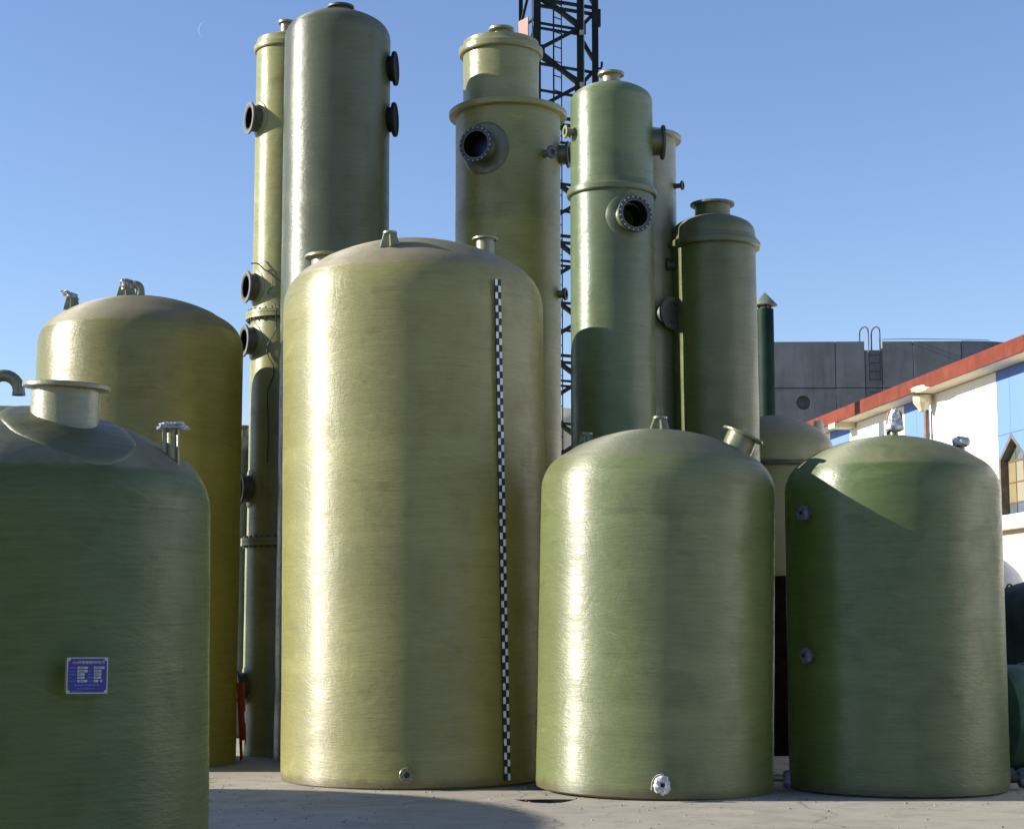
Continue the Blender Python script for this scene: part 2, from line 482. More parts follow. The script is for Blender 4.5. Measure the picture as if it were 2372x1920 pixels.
# ------------------------------------------------------------------ ground
def build_ground():
    bm = bmesh.new()
    S = 900
    outer = [bm.verts.new(p) for p in ((-S, -S, 0), (S, -S, 0), (S, S, 0), (-S, S, 0))]
    hole = [(0.02, 16.60), (0.10, 16.42), (0.20, 16.30), (0.34, 16.25), (0.45, 16.30), (0.52, 16.42), (0.60, 16.62), (0.34, 16.625)]
    inner = [bm.verts.new((x, y, 0)) for x, y in hole]
    es = [bm.edges.new((outer[i], outer[(i + 1) % 4])) for i in range(4)]
    ei = [bm.edges.new((inner[i], inner[(i + 1) % len(inner)])) for i in range(len(inner))]
    bmesh.ops.triangle_fill(bm, use_beauty=True, edges=es + ei)
    low = [bm.verts.new((x, y, -0.22)) for x, y in hole]
    n = len(hole)
    for i in range(n):
        f = bm.faces.new((inner[i], inner[(i + 1) % n], low[(i + 1) % n], low[i])); f.material_index = 1
    f = bm.faces.new(low); f.material_index = 1
    me = bpy.data.meshes.new('ground')
    bmesh.ops.recalc_face_normals(bm, faces=bm.faces)
    bm.to_mesh(me); bm.free()
    me.materials.append(ground_mat()); me.materials.append(M_SOIL)
    # keep the sheet facing up
    for p in me.polygons:
        if abs(p.normal.z) > 0.9 and p.normal.z < 0:
            p.flip()
    o = put('ground', me)
    tag(o, 'worn pale concrete yard with a dark sunken hole in it', None, kind='structure')
build_ground()

def grit():
    rg = random.Random(11)
    mb = MB()
    for i in range(2600):
        x = rg.uniform(-5.5, 7.5); y = rg.uniform(12.5, 19.0)
        r = 0.004 + 0.016 * rg.random() ** 4
        vs = [(x + r * rg.uniform(.6, 1.2) * math.cos(a), y + r * rg.uniform(.6, 1.2) * math.sin(a), 0.0) for a in (0.3, 1.6, 2.8, 4.1, 5.3)]
        vs.append((x + r * rg.uniform(-.3, .3), y + r * rg.uniform(-.3, .3), r * rg.uniform(0.5, 1.0)))
        mb.add(vs, [(0, 1, 5), (1, 2, 5), (2, 3, 5), (3, 4, 5), (4, 0, 5)])
    o = put('grit', mb.mesh('grit', smooth=False), plain('grit_stone', (0.22, 0.19, 0.15), 0.9, 0.5, 3))
    tag(o, 'loose grit and stone chips scattered over the concrete yard', 'grit', kind='stuff')
grit()

# ------------------------------------------------------------------ vessels
def dome_prof(Rr, h, knuckle=0.34, n1=9, n2=12):
    """torispherical head from (Rr,0) up to the axis: knuckle then crown, scaled to height h"""
    rk = knuckle; Rc = 1.6
    a = math.asin((1 - rk) / (Rc - rk))
    H0 = Rc - (Rc - rk) * math.cos(a)
    pts = []
    for i in range(1, n1 + 1):
        t = (PI / 2 - a) * i / n1
        pts.append((1 - rk + rk * math.cos(t), rk * math.sin(t)))
    for i in range(1, n2 + 1):
        t = a * (1 - i / n2)
        pts.append((Rc * math.sin(t), Rc * math.cos(t) - (Rc - H0)))
    return [(r * Rr, z * h / H0) for r, z in pts]

def wobble(amp, seed):
    def w(a, r, z):
        p = Vector((math.cos(a) * 1.1, math.sin(a) * 1.1, z * 0.9 + seed * 5.3))
        return amp * (noise.noise(p) + 0.5 * noise.noise(p * 2.7) + 0.25 * noise.noise(Vector((p.x * 3, p.y * 3, p.z * 9))))
    return w

def cyl_prof(Rr, z0, z1, step=0.13):
    n = max(1, int((z1 - z0) / step))
    return [(Rr, z0 + (z1 - z0) * i / n) for i in range(n + 1)]

class Vessel:
    def size(self, k):
        self.root.scale = (k, k, k)
        self.root.location.z = -0.034      # bedded a little into the yard
    def __init__(self, name, label, cat, X, Y, Rr, zt, ztop, mat, seed=0, lean=0.0, z0=0.0, amp=0.004, seg=128, seam=True, group=None):
        self.root = empty(name, (X, Y, 0), (0, R(lean), 0))
        tag(self.root, label, cat, group)
        self.X, self.Y, self.R, self.zt, self.ztop, self.mat = X, Y, Rr, zt, ztop, mat
        self.seed, self.amp, self.seg, self.z0 = seed, amp, seg, z0
        self.bores = []
        self.dome = [(r, zt + z) for r, z in dome_prof(Rr, ztop - zt)]
        if seam:   # a small step where the winding stops and the hand-laid crown begins
            self.dome = [(r, z + (0.011 if i > 9 else 0.0)) for i, (r, z) in enumerate(self.dome)]
    def bottom(self):
        z0, Rr = self.z0, self.R
        return [(0, z0), (Rr * 0.9, z0), (Rr - 0.045, z0 + 0.004), (Rr - 0.012, z0 + 0.022), (Rr, z0 + 0.07)]
    def shell(self, prof=None):
        prof = prof or (self.bottom() + cyl_prof(self.R, self.z0 + 0.12, self.zt) + self.dome)
        mb = MB().lathe(prof, self.seg, wob=wobble(self.amp, self.seed))
        me = mb.mesh('shell')
        me.materials.append(self.mat)
        if self.bores:
            zs = self.hollows
            k = self.R - 0.022
            hol = MB().lathe([(0, min(zs) - 0.9), (k, min(zs) - 0.9), (k, max(zs) + 0.75), (0, max(zs) + 0.75)], 64).mesh('bore', smooth=False)
            me = cut(me, [hol] + self.bores)
        self.sh = put('shell', me, None, self.root)
        return self.sh
    def zdome(self, r):
        for (r0, z0), (r1, z1) in zip(self.dome[:-1], self.dome[1:]):
            if r1 <= r <= r0:
                t = (r0 - r) / (r0 - r1)
                return z0 + t * (z1 - z0)
        return self.ztop if r < 0.1 else self.zt
    def side_frame(self, deg, z, Rr=None, cx=0.0, cy=0.0):
        """frame with local Z pointing outward; deg 0 faces the camera (-Y), positive to the right (+X)"""
        a = R(deg)
        d = Vector((math.sin(a), -math.cos(a), 0))
        t = Vector((math.cos(a), math.sin(a), 0))
        M = Matrix(((t.x, 0, d.x, 0), (t.y, 0, d.y, 0), (0, 1, 0, 0), (0, 0, 0, 1)))
        return Matrix.Translation(d * (Rr or self.R) + Vector((cx, cy, z))) @ M
    def bore(self, F, r, depth):
        mb = MB().lathe([(0, 0.12), (r, 0.12), (r, -depth), (0, -depth)], 40, M=F)
        self.bores.append(mb.mesh('bore', smooth=False))
        z = F.translation.z     # the hollow inside of the vessel behind the opening
        self.hollows = getattr(self, 'hollows', []) + [z]

def ring(ri, ro, z0, z1, seg=56, M=None, bev=0.0):
    b = bev
    return MB().lathe([(ri, z0), (ro - b, z0), (ro, z0 + b), (ro, z1 - b), (ro - b, z1), (ri, z1), (ri, z0)], seg, M=M)

def nozzle(parent, F, rp, L, rf, tf, mat, fmat, bolts=0, name='nozzle', flare=0.0, inset=0.06, seg=48, plug=None, plugz=0.1, wallk=0.86, bore_shade=False):
    """a flanged stub pipe; F is the frame on the shell with local Z pointing outward"""
    ri = rp * wallk
    prof = [(rp * (1 + flare), -inset), (rp * (1 + flare * 0.9), 0.0), (rp * (1 + flare * 0.35), L * 0.12), (rp, L * 0.3), (rp, L - tf), (rp, L), (ri, L), (ri, -inset), (rp * (1 + flare), -inset)]
    o = put(name, MB().lathe(prof, seg).mesh(name, ang=30), mat, parent, F)
    f = put('flange', ring(rp + 0.0015, rf, L - tf, L + 0.004, seg, bev=min(0.006, tf * 0.2)).mesh('flange', ang=30), fmat, o)
    if bolts:
        mb = MB()
        rb = (rp + rf) / 2 + 0.004
        for i in range(bolts):
            a = 2 * PI * (i + 0.5) / bolts
            mb.lathe([(0, 0.0), ((rf - rp) * 0.16, 0.0), ((rf - rp) * 0.16, 0.009), (0, 0.009)], 8, Matrix.Translation((rb * math.cos(a), rb * math.sin(a), L + 0.0045)))
        put('flange_bolts', mb.mesh('flange_bolts', ang=20), M_PGREY if bolts >= 20 else M_BOLT, o)['kind'] = 'stuff'
    if bore_shade:  # near-black sleeve added so the open bore reads as shaded
        put('bore_shade', MB().lathe([(ri - 0.001, L - 0.004), (ri - 0.001, -0.22), (ri - 0.010, -0.22), (ri - 0.010, L - 0.004), (ri - 0.001, L - 0.004)], seg).mesh('bore_shade', ang=30), M_SHADEBLK, o)
    if plug is not None:
        put('blind_plug', MB().lathe([(0, plugz), (ri - 0.002, plugz), (ri - 0.002, plugz - 0.03), (0, plugz - 0.03)], 32).mesh('blind_plug'), plug, o)
    return o

def pad(parent, V, deg, z, rp, t=0.012, mat=None, Rr=None, ry=None, F=None, offx=0.0, hole=0.5):
    """a reinforcing patch laminated onto a round shell around a nozzle; child of the nozzle (frame F)"""
    Rr = Rr or V.R
    ry = ry or rp
    vs, fs = [], []
    nr, na = 7, 64
    rad = [hole, hole + 0.1, 0.75, 0.88, 0.965, 1.0, 1.0]
    hgt = [t, t, t, t, t * 0.75, t * 0.2, -0.02]
    Fi = F.inverted()
    for k in range(nr):
        for i in range(na):
            a = 2 * PI * i / na
            jit = 1 + 0.012 * noise.noise(Vector((math.cos(a) * 2, math.sin(a) * 2, deg * 0.1)))
            uu, vv = rad[k] * rp * jit * math.cos(a), rad[k] * ry * jit * math.sin(a)
            th = R(deg) + uu / Rr
            rr = Rr + hgt[k]
            vs.append(Fi @ Vector((rr * math.sin(th) + offx, -rr * math.cos(th), z + vv)))
    for k in range(nr - 1):
        for i in range(na):
            j = (i + 1) % na
            fs.append((k * na + i, k * na + j, (k + 1) * na + j, (k + 1) * na + i))
    return put('reinforcing_pad', MB().add(vs, fs).mesh('reinforcing_pad', ang=50), mat or M_PAD, parent)

def dome_pad(parent, V, x, y, rp, F, t=0.014, mat=None):
    Fi = F.inverted()
    vs, fs = [], []
    na = 64
    rad = [0.0, 0.3, 0.6, 0.85, 0.965, 1.0, 1.0]
    hgt = [t, t, t, t, t * 0.75, t * 0.2, -0.03]
    for k in range(7):
        for i in range(na):
            a = 2 * PI * i / na
            xx, yy = x + rad[k] * rp * math.cos(a), y + rad[k] * rp * math.sin(a)
            r = math.hypot(xx, yy)
            if r > V.R * 0.995:
                xx *= V.R * 0.995 / r; yy *= V.R * 0.995 / r; r = V.R * 0.995
            vs.append(Fi @ Vector((xx, yy, V.zdome(r) + hgt[k])))
    for k in range(6):
        for i in range(na):
            j = (i + 1) % na
            fs.append((k * na + i, k * na + j, (k + 1) * na + j, (k + 1) * na + i))
    return put('reinforcing_pad', MB().add(vs, fs).mesh('reinforcing_pad', ang=50), mat or M_PAD, parent)

def up_frame(x, y, z, tiltx=0.0, tilty=0.0):
    return Matrix.Translation((x, y, z)) @ Matrix.Rotation(R(tilty), 4, 'Y') @ Matrix.Rotation(R(tiltx), 4, 'X')

def collar(parent, z, ri, ro, t, mat, name='collar_flange', cx=0.0, cy=0.0, seg=96, lip=True):
    mb = MB()
    if lip:
        prof = [(ri, z - t), (ro - 0.012, z - t), (ro, z - t * 0.8), (ro, z - 0.004), (ro - 0.004, z), (ri + (ro - ri) * 0.5, z + 0.012), (ri + 0.004, z + 0.05), (ri - 0.004, z + 0.09), (ri - 0.02, z + 0.09), (ri - 0.02, z - t), (ri, z - t)]
    else:
        prof = [(ri - 0.02, z - t), (ro - 0.01, z - t), (ro, z - t + 0.01), (ro, z - 0.01), (ro - 0.01, z), (ri - 0.02, z), (ri - 0.02, z - t)]
    mb.lathe(prof, seg, Matrix.Translation((cx, cy, 0)), wob=wobble(0.004, z))
    return put(name, mb.mesh(name, ang=30), mat, parent)

def lifting_lug(parent, V, x, y, hgt=0.17, r=0.055, mat=None, loop=False):
    """post with a round top plate and tapered gusset plates standing on the dome"""
    z = V.zdome(math.hypot(x, y)) - 0.03
    hgt += 0.03
    F = up_frame(x, y, z)
    o = put('lifting_lug', MB().lathe([(r * 0.85, 0), (r * 0.75, hgt), (0, hgt)], 20).mesh('lifting_lug'), mat or M_FIT, parent, F)
    put('top_plate', MB().lathe([(0, hgt), (r * 1.25, hgt), (r * 1.3, hgt + 0.004), (r * 1.3, hgt + 0.024), (0, hgt + 0.026)], 28).mesh('top_plate', ang=25), mat or M_FIT, o)
    for k in range(4):
        a = R(20 + 90 * k)
        c, s = math.cos(a), math.sin(a)
        w = 0.021
        r0, r1, r2 = r * 0.4, r * 1.95, r * 1.2
        pts = []
        for sgn in (-1, 1):
            for rr, zz in ((r0, 0.0), (r1, 0.0), (r2, hgt), (r0, hgt)):
                pts.append((rr * c - sgn * w * s, rr * s + sgn * w * c, zz))
        put('gusset', MB().add(pts, [(0, 1, 2, 3), (7, 6, 5, 4), (0, 4, 5, 1), (1, 5, 6, 2), (2, 6, 7, 3), (3, 7, 4, 0)]).mesh('gusset', smooth=False), mat or M_FIT, o)
    if loop:
        mb = MB().box((-r * 0.45, 0, hgt + 0.05), (0.014, 0.03, 0.055)).box((r * 0.45, 0, hgt + 0.05), (0.014, 0.03, 0.055)).box((0, 0, hgt + 0.084), (r * 1.2, 0.034, 0.016))
        put('shackle', mb.mesh('shackle', smooth=False), mat or M_FIT, o)
    return o

def crumple(parent, r, sx, sy, sz, M, seed, name='plastic_wrap', lobes=0.5):
    bm = bmesh.new()
    bmesh.ops.create_icosphere(bm, subdivisions=4, radius=1.0)
    for v in bm.verts:
        p = v.co.copy()
        k = 1 + lobes * noise.noise(p * 1.7 + Vector((seed, 0, 0))) + 0.28 * noise.noise(p * 4.5 + Vector((0, seed, 0))) + 0.12 * noise.noise(p * 11 + Vector((0, 0, seed)))
        v.co = Vector((p.x * sx, p.y * sy, p.z * sz)) * r * k
    me = bpy.data.meshes.new(name)
    bm.to_mesh(me); bm.free()
    me.polygons.foreach_set('use_smooth', [True] * len(me.polygons))
    me.set_sharp_from_angle(angle=R(38))
    return put(name, me, M_WRAP, parent, M)

def gooseneck(parent, M, r, rise, bend, drop, mat, name='gooseneck_vent', plane=0.0):
    c, s = math.cos(R(plane)), math.sin(R(plane))
    pts = [(0, 0, -0.05), (0, 0, rise * 0.5), (0, 0, rise)]
    for i in range(1, 13):
        a = PI * i / 12
        d = bend * (1 - math.cos(a))
        pts.append((d * c, d * s, rise + bend * math.sin(a)))
    pts.append((2 * bend * c, 2 * bend * s, rise - drop))
    rr = [r] * (len(pts) - 1) + [r * 1.12]
    mb = MB().tube(pts, rr, 20, cap=False)
    o = put(name, mb.mesh(name, ang=60), mat, parent, M)
    return o

# ---- tall straw tank in the middle (with the chequered board)
B = Vessel('storage_tank', 'tall straw-yellow glass fibre tank with a chequered gauge board, in the middle', 'tank', -1.030, 18.9, 1.416, 5.03, 5.785, M_B, 1, lean=-0.55, amp=0.006)
B.shell()
lifting_lug(B.root, B, -0.19, -1.0, 0.115, 0.056)
zB = B.zdome(0.80)
n = nozzle(B.root, up_frame(0.79, -0.12, zB - 0.11), 0.098, 0.27, 0.14, 0.022, M_FIT, M_FIT, name='nozzle', flare=0.12, inset=0.10)
zB = B.zdome(1.2)
n = nozzle(B.root, up_frame(-1.0, 0.58, zB - 0.08), 0.19, 0.42, 0.265, 0.03, M_FIT, M_FIT, name='manhole', flare=0.15, inset=0.12)
F = B.side_frame(0, 0.155)
n = nozzle(B.root, F, 0.034, 0.06, 0.073, 0.022, M_FIT, M_FIT, 8, name='drain_nozzle', flare=0.3)
put('bore_shade_plug', MB().lathe([(0, 0.050), (0.0285, 0.050), (0.0285, -0.02), (0, -0.02)], 24).mesh('bore_shade_plug'), M_BOLT, n)  # solid dark plug standing in for the shaded hole
def gauge():
    # a chequered board strapped to the shell, slightly out of plumb
    P0, P1 = Vector((0.935, -1.135, 5.15)), Vector((0.985, -1.075, 0.06))
    d = (P1 - P0); L = d.length; d.normalize()
    nrm = Vector((0.66, -0.75, 0)).normalized()
    side = d.cross(nrm).normalized()
    if side.x < 0: side = -side
    face = Vector((0.42, -0.90, 0)).normalized()
    nrm = face
    side = d.cross(nrm).normalized()
    if side.x < 0: side = -side
    cells, w, t = 74, 0.068, 0.02
    mb = MB()
    c = P0
    # body of the board
    M = Matrix(((side.x, nrm.x, -d.x, 0), (side.y, nrm.y, -d.y, 0), (side.z, nrm.z, -d.z, 0), (0, 0, 0, 1)))
    M = Matrix.Translation((P0 + P1) / 2 - nrm * t / 2) @ M
    o = put('gauge_board', MB().box((0, 0, 0), (w, t, L)).mesh('gauge_board', smooth=False), M_BW0, B.root, M)
    vs, fs = [], []
    mb = MB()
    for i in range(cells):
        k = i % 2
        z1 = L / 2 - L * i / cells; z0 = L / 2 - L * (i + 1) / cells
        xa, xb = ((-w / 2 + 0.002, -0.003) if k == 0 else (0.004, w / 2 - 0.002))
        mb.box(((xa + xb) / 2, t / 2 + 0.0012, (z0 + z1) / 2), (xb - xa, 0.002, (z1 - z0) - 0.002))
    q = put('white_squares', mb.mesh('white_squares', smooth=False), M_BW1, o)
    q['kind'] = 'stuff'
gauge()

# ---- ochre tank on the left
A = Vessel('storage_tank', 'ochre glass fibre tank with a plastic-wrapped lug, behind the front left tank', 'tank', -4.481, 20.90, 1.192, 4.85, 5.46, M_A, 2, amp=0.006)
A.size(1.0215)
A.shell()
lg = lifting_lug(A.root, A, -0.12, -0.35, 0.15, 0.06)
crumple(lg, 0.075, 1.0, 1.0, 0.85, Matrix.Translation((-0.01, -0.01, 0.15)), 3.0)
lg = lifting_lug(A.root, A, -0.74, -0.40, 0.13, 0.05)
crumple(lg, 0.085, 1.15, 0.9, 0.42, Matrix.Translation((-0.03, 0, 0.18)) @ Matrix.Rotation(R(22), 4, 'Y'), 5.0)
gooseneck(A.root, up_frame(-0.20, 0.15, A.zdome(0.2)), 0.05, 0.13, 0.068, 0.06, M_FIT)

# ---- front left green tank
Fv = Vessel('storage_tank', 'large dark green glass fibre tank with a blue nameplate, nearest at left', 'tank', -2.938, 10.2, 1.196, 2.255, 2.86, M_F, 5, lean=-0.9, amp=0.006)
Fv.shell()
mx, my = 0.475, -0.50
zm = Fv.zdome(math.hypot(mx, my))
Fm = up_frame(mx, my, zm - 0.13, 2.0, 3.5)
n = nozzle(Fv.root, Fm, 0.188, 0.315, 0.240, 0.026, M_FIT, M_FIT, name='manhole', flare=0.38, inset=0.10)
dome_pad(n, Fv, mx + 0.045, my - 0.07, 0.37, Fm, t=0.018)
gooseneck(Fv.root, up_frame(-0.10, 0.0, Fv.ztop - 0.03), 0.036, 0.15, 0.088, 0.03, M_FITG, plane=8)
nx, ny = 1.03, -0.22
zn = Fv.zdome(math.hypot(nx, ny))
n = nozzle(Fv.root, up_frame(nx, ny, zn - 0.13), 0.036, 0.30, 0.062, 0.018, M_FIT, M_FIT, name='nozzle', flare=0.35, inset=0.15)
for a in (200, 320, 80):
    w = 0.007; c_, s_ = math.cos(R(a)), math.sin(R(a))
    pts = []
    for sgn in (-1, 1):
        for rr, zz in ((0.026, -0.06), (0.060, -0.06), (0.056, 0.28), (0.026, 0.28)):
            pts.append((rr * c_ - sgn * w * s_, rr * s_ + sgn * w * c_, zz))
    put('gusset', MB().add(pts, [(0, 1, 2, 3), (7, 6, 5, 4), (0, 4, 5, 1), (1, 5, 6, 2), (2, 6, 7, 3), (3, 7, 4, 0)]).mesh('gusset', smooth=False), M_FIT, n)
crumple(n, 0.062, 1.35, 1.15, 0.42, Matrix.Translation((0, 0, 0.30)), 9.0)

def nameplate():
    # blue data plate on a stand-off bracket, local X right, Y up, Z out
    pc = Vector((-2.180 + 2.964, 9.05 - 10.2, 1.338))
    out = Vector((0.20, -0.98, 0)).normalized()
    right = Vector((0, 0, 1)).cross(out); right.normalize()
    M = Matrix(((right.x, 0, out.x, pc.x), (right.y, 0, out.y, pc.y), (0, 1, 0, pc.z), (0, 0, 0, 1)))
    M = M @ Matrix.Rotation(R(-0.8), 4, 'Z')
    W, H = 0.205, 0.183
    P = put('nameplate', MB().box((0, 0, 0), (W, H, 0.004)).mesh('nameplate', smooth=False), M_WHITE, Fv.root, M)
    vs = []
    mb = MB().box((0, 0, 0.003), (W - 0.012, H - 0.012, 0.002))
    put('blue_field', mb.mesh('blue_field', smooth=False), M_BLUE, P)
    for sx in (-1, 1):
        for sy in (-1, 1):
            put('corner_screw', MB().lathe([(0.009, 0.002), (0.009, 0.0052), (0.0035, 0.0052), (0.003, 0.0075), (0, 0.0075)], 20, Matrix.Translation((sx * (W / 2 - 0.009), sy * (H / 2 - 0.009), 0))).mesh('corner_screw'), M_WHITE, P)
    put('mounting_box', MB().box((-0.012, 0, -0.045), (W * 0.97, H * 0.94, 0.08)).mesh('mounting_box', smooth=False), M_PAD, P)
    # red oval emblem with a pale band
    mb = MB().lathe([(0, 0.0052), (1, 0.0052), (1, 0.004), (0, 0.004)], 24, Matrix.Translation((-0.062, 0.066, 0)) @ Matrix.Diagonal((0.0115, 0.0135, 1, 1)))
    put('emblem', mb.mesh('emblem'), M_RED, P)
    def text(body, size, x, y, mat, nm, squeeze=1.0):
        cu = bpy.data.curves.new(nm, 'FONT')
        cu.body = body; cu.size = size; cu.align_x = 'CENTER'; cu.align_y = 'CENTER'
        cu.extrude = 0.0003; cu.offset = size * 0.012
        t = bpy.data.objects.new('work', cu); col.objects.link(t)
        dg = bpy.context.evaluated_depsgraph_get()
        me = bpy.data.meshes.new_from_object(t.evaluated_get(dg))
        bpy.data.objects.remove(t)
        put(nm, me, mat, P, Matrix.Translation((x, y, 0.0058)) @ Matrix.Diagonal((squeeze, 1, 1, 1)))
    put('emblem_band', MB().box((-0.062, 0.066, 0.0057), (0.029, 0.0075, 0.0008)).mesh('emblem_band', smooth=False), M_LBLUE, P)
    text('纤维缠绕FRP容器', 0.0185, 0.020, 0.066, M_WHITE, 'heading', 0.98)
    rows = [0.0395, 0.0225, 0.006, -0.0105, -0.0275]
    Ls = [0.050, 0.050, 0.036, 0.036, 0.050]
    Rs = [(0.052,), (0.037,), (0.037,), (0.036,), (0.022, 0.011)]
    rnd = random.Random(3)
    ink = MB(); pale = MB()
    for y, wl, wr in zip(rows, Ls, Rs):
        put('field_strip', MB().box((-0.056 + 0.007 + wl / 2, y, 0.0052), (wl, 0.0115, 0.001)).mesh('field_strip', smooth=False), M_WHITE, P)
        x = 0.033
        for w in wr:
            put('field_strip', MB().box((x + w / 2, y, 0.0052), (w, 0.0115, 0.001)).mesh('field_strip', smooth=False), M_WHITE, P)
            for k in range(max(1, int(w / 0.006) - 2)):
                ink.box((x + 0.007 + k * 0.0055, y, 0.0062), (0.0036, 0.004 + rnd.random() * 0.002, 0.0006))
            x += w + 0.010
        for k in range(max(2, int(wl / 0.006) - 3)):
            ink.box((-0.056 + 0.016 + k * 0.0055, y, 0.0062), (0.0038, 0.004 + rnd.random() * 0.002, 0.0006))
        for x0, cnt in ((-0.083, 4), (0.004, 4)):
            for k in range(cnt):
                if rnd.random() < 0.85:
                    pale.box((x0 + k * 0.0075, y, 0.0052), (0.0042, 0.0055, 0.0006))
    for y, w, hgt in ((-0.048, 0.118, 0.0085), (-0.066, 0.085, 0.006), (-0.079, 0.055, 0.004)):
        x0 = (0.0 if w > 0.06 else -0.045) - w / 2
        k = 0
        while k * 0.0095 < w:
            pale.box((x0 + k * 0.0095, y, 0.0052), (0.0055, hgt * (0.7 + 0.3 * rnd.random()), 0.0006)); k += 1
    q = put('field_entries', ink.mesh('field_entries', smooth=False), M_INK, P); q['kind'] = 'stuff'
    q = put('small_print', pale.mesh('small_print', smooth=False), M_LBLUE, P); q['kind'] = 'stuff'
nameplate()

# ---- pale green tank, right of the middle
D = Vessel('storage_tank', 'pale green squat tank with tilted manhole, between the straw tank and the rightmost tank', 'tank', 1.400, 17.6, 1.175, 2.93, 3.565, M_D, 3, lean=1.25, amp=0.006)
D.shell()
lifting_lug(D.root, D, 0.0, -0.22, 0.095, 0.056, M_FITG, loop=True)
lifting_lug(D.root, D, -0.71, 0.36, 0.15, 0.048, M_FITG)
zD = D.zdome(0.785)
n = nozzle(D.root, up_frame(0.735, -0.28, zD - 0.10, 3, 23), 0.155, 0.235, 0.213, 0.022, M_FITG, M_FITG, name='manhole', flare=0.18, inset=0.10)
F = D.side_frame(-1.0, 0.155)
n = nozzle(D.root, F, 0.040, 0.09, 0.078, 0.02, M_FIT, M_GREYF, name='drain_nozzle', flare=0.2)
def wrapped_flange(parent, r, z, seed, mat=None):
    mb = MB()
    vs, fs = [], []
    na = 40
    prof = [(0.32, 0.012), (0.62, 0.016), (1.02, 0.012), (1.15, -0.012), (1.08, -0.045), (0.85, -0.06)]
    for k, (rr, zz) in enumerate(prof):
        for i in range(na):
            a = 2 * PI * i / na
            q = Vector((math.cos(a) * 2.2, math.sin(a) * 2.2, k * 0.8 + seed))
            j = 1 + 0.16 * noise.noise(q) + 0.10 * noise.noise(q * 3)
            if k >= 2 and math.sin(a) < -0.4: j *= 1.12
            vs.append((r * rr * j * math.cos(a), r * rr * j * math.sin(a), z + zz + 0.012 * noise.noise(q * 2.1)))
    for k in range(len(prof) - 1):
        for i in range(na):
            j = (i + 1) % na
            fs.append((k * na + i, k * na + j, (k + 1) * na + j, (k + 1) * na + i))
    put('plastic_wrap', MB().add(vs, fs).mesh('plastic_wrap', ang=40), mat or M_WRAP, parent)
wrapped_flange(n, 0.070, 0.095, 2.0)
pts = []
for i in range(12):
    a = R(85 + 105 * i / 11)
    pts.append((0.098 * math.cos(a), 0.098 * math.sin(a), 0.07 + 0.01 * math.sin(i)))
pts = [(0.006, 0.062, 0.085)] + pts + [(-0.102, -0.05, 0.06)]
put('tie_string', MB().tube(pts, 0.0035, 6).mesh('tie_string'), M_PALE, n)
put('bore_shade_plug', MB().lathe([(0, 0.078), (0.033, 0.078), (0.033, -0.02), (0, -0.02)], 24).mesh('bore_shade_plug'), M_BOLT, n)  # dark plug fills the mouth, painting the shade of a hole
F = D.side_frame(78, 0.16)
n = nozzle(D.root, F, 0.036, 0.15, 0.072, 0.02, M_FITG, M_GREYF, name='side_nozzle')
wrapped_flange(n, 0.07, 0.155, 6.0, M_WRAPSH)

# ---- leaf green tank at the right
Gv = Vessel('storage_tank', 'leaf green tank with two plastic-wrapped top nozzles, rightmost upright tank', 'tank', 3.84, 17.68, 1.072, 2.94, 3.505, M_G, 4, lean=0.1, amp=0.006)
Gv.shell()
n = nozzle(Gv.root, up_frame(0.0, -0.18, Gv.zdome(0.18) - 0.04), 0.042, 0.14, 0.085, 0.018, M_FITG, M_GREYF, name='top_nozzle', flare=0.25, inset=0.06)
dome_pad(n, Gv, 0.0, -0.18, 0.12, up_frame(0.0, -0.18, Gv.zdome(0.18) - 0.04), 0.006, M_G)
wrapped_flange(n, 0.08, 0.14, 4.0)
crumple(n, 0.075, 0.85, 0.75, 1.25, Matrix.Translation((0.012, 0, 0.21)), 12.0, lobes=0.35)
gooseneck(Gv.root, up_frame(-0.02, -0.05, Gv.zdome(0.05)), 0.03, 0.20, 0.055, 0.09, M_PIPE)
n = nozzle(Gv.root, up_frame(0.72, 0.02, Gv.zdome(0.72) - 0.05), 0.042, 0.17, 0.080, 0.018, M_FITG, M_FITG, name='top_nozzle', flare=0.2, inset=0.06)
wrapped_flange(n, 0.078, 0.17, 8.0)
crumple(n, 0.07, 1.1, 1.0, 0.4, Matrix.Translation((0, 0, 0.185)), 15.0)
for z, sd_ in ((2.70, 1.0), (1.32, 2.5)):
    F = Gv.side_frame(-60, z)
    n = nozzle(Gv.root, F, 0.036, 0.09, 0.072, 0.02, M_FITG, M_GREYF, name='side_nozzle')
    wrapped_flange(n, 0.062, 0.093, sd_, M_WRAPSH)
F = Gv.side_frame(86, 0.12)
n = nozzle(Gv.root, F, 0.055, 0.15, 0.082, 0.02, M_DARKF, M_GREYF, name='drain_nozzle')
wrapped_flange(n, 0.08, 0.155, 11.0, M_WRAPSH)

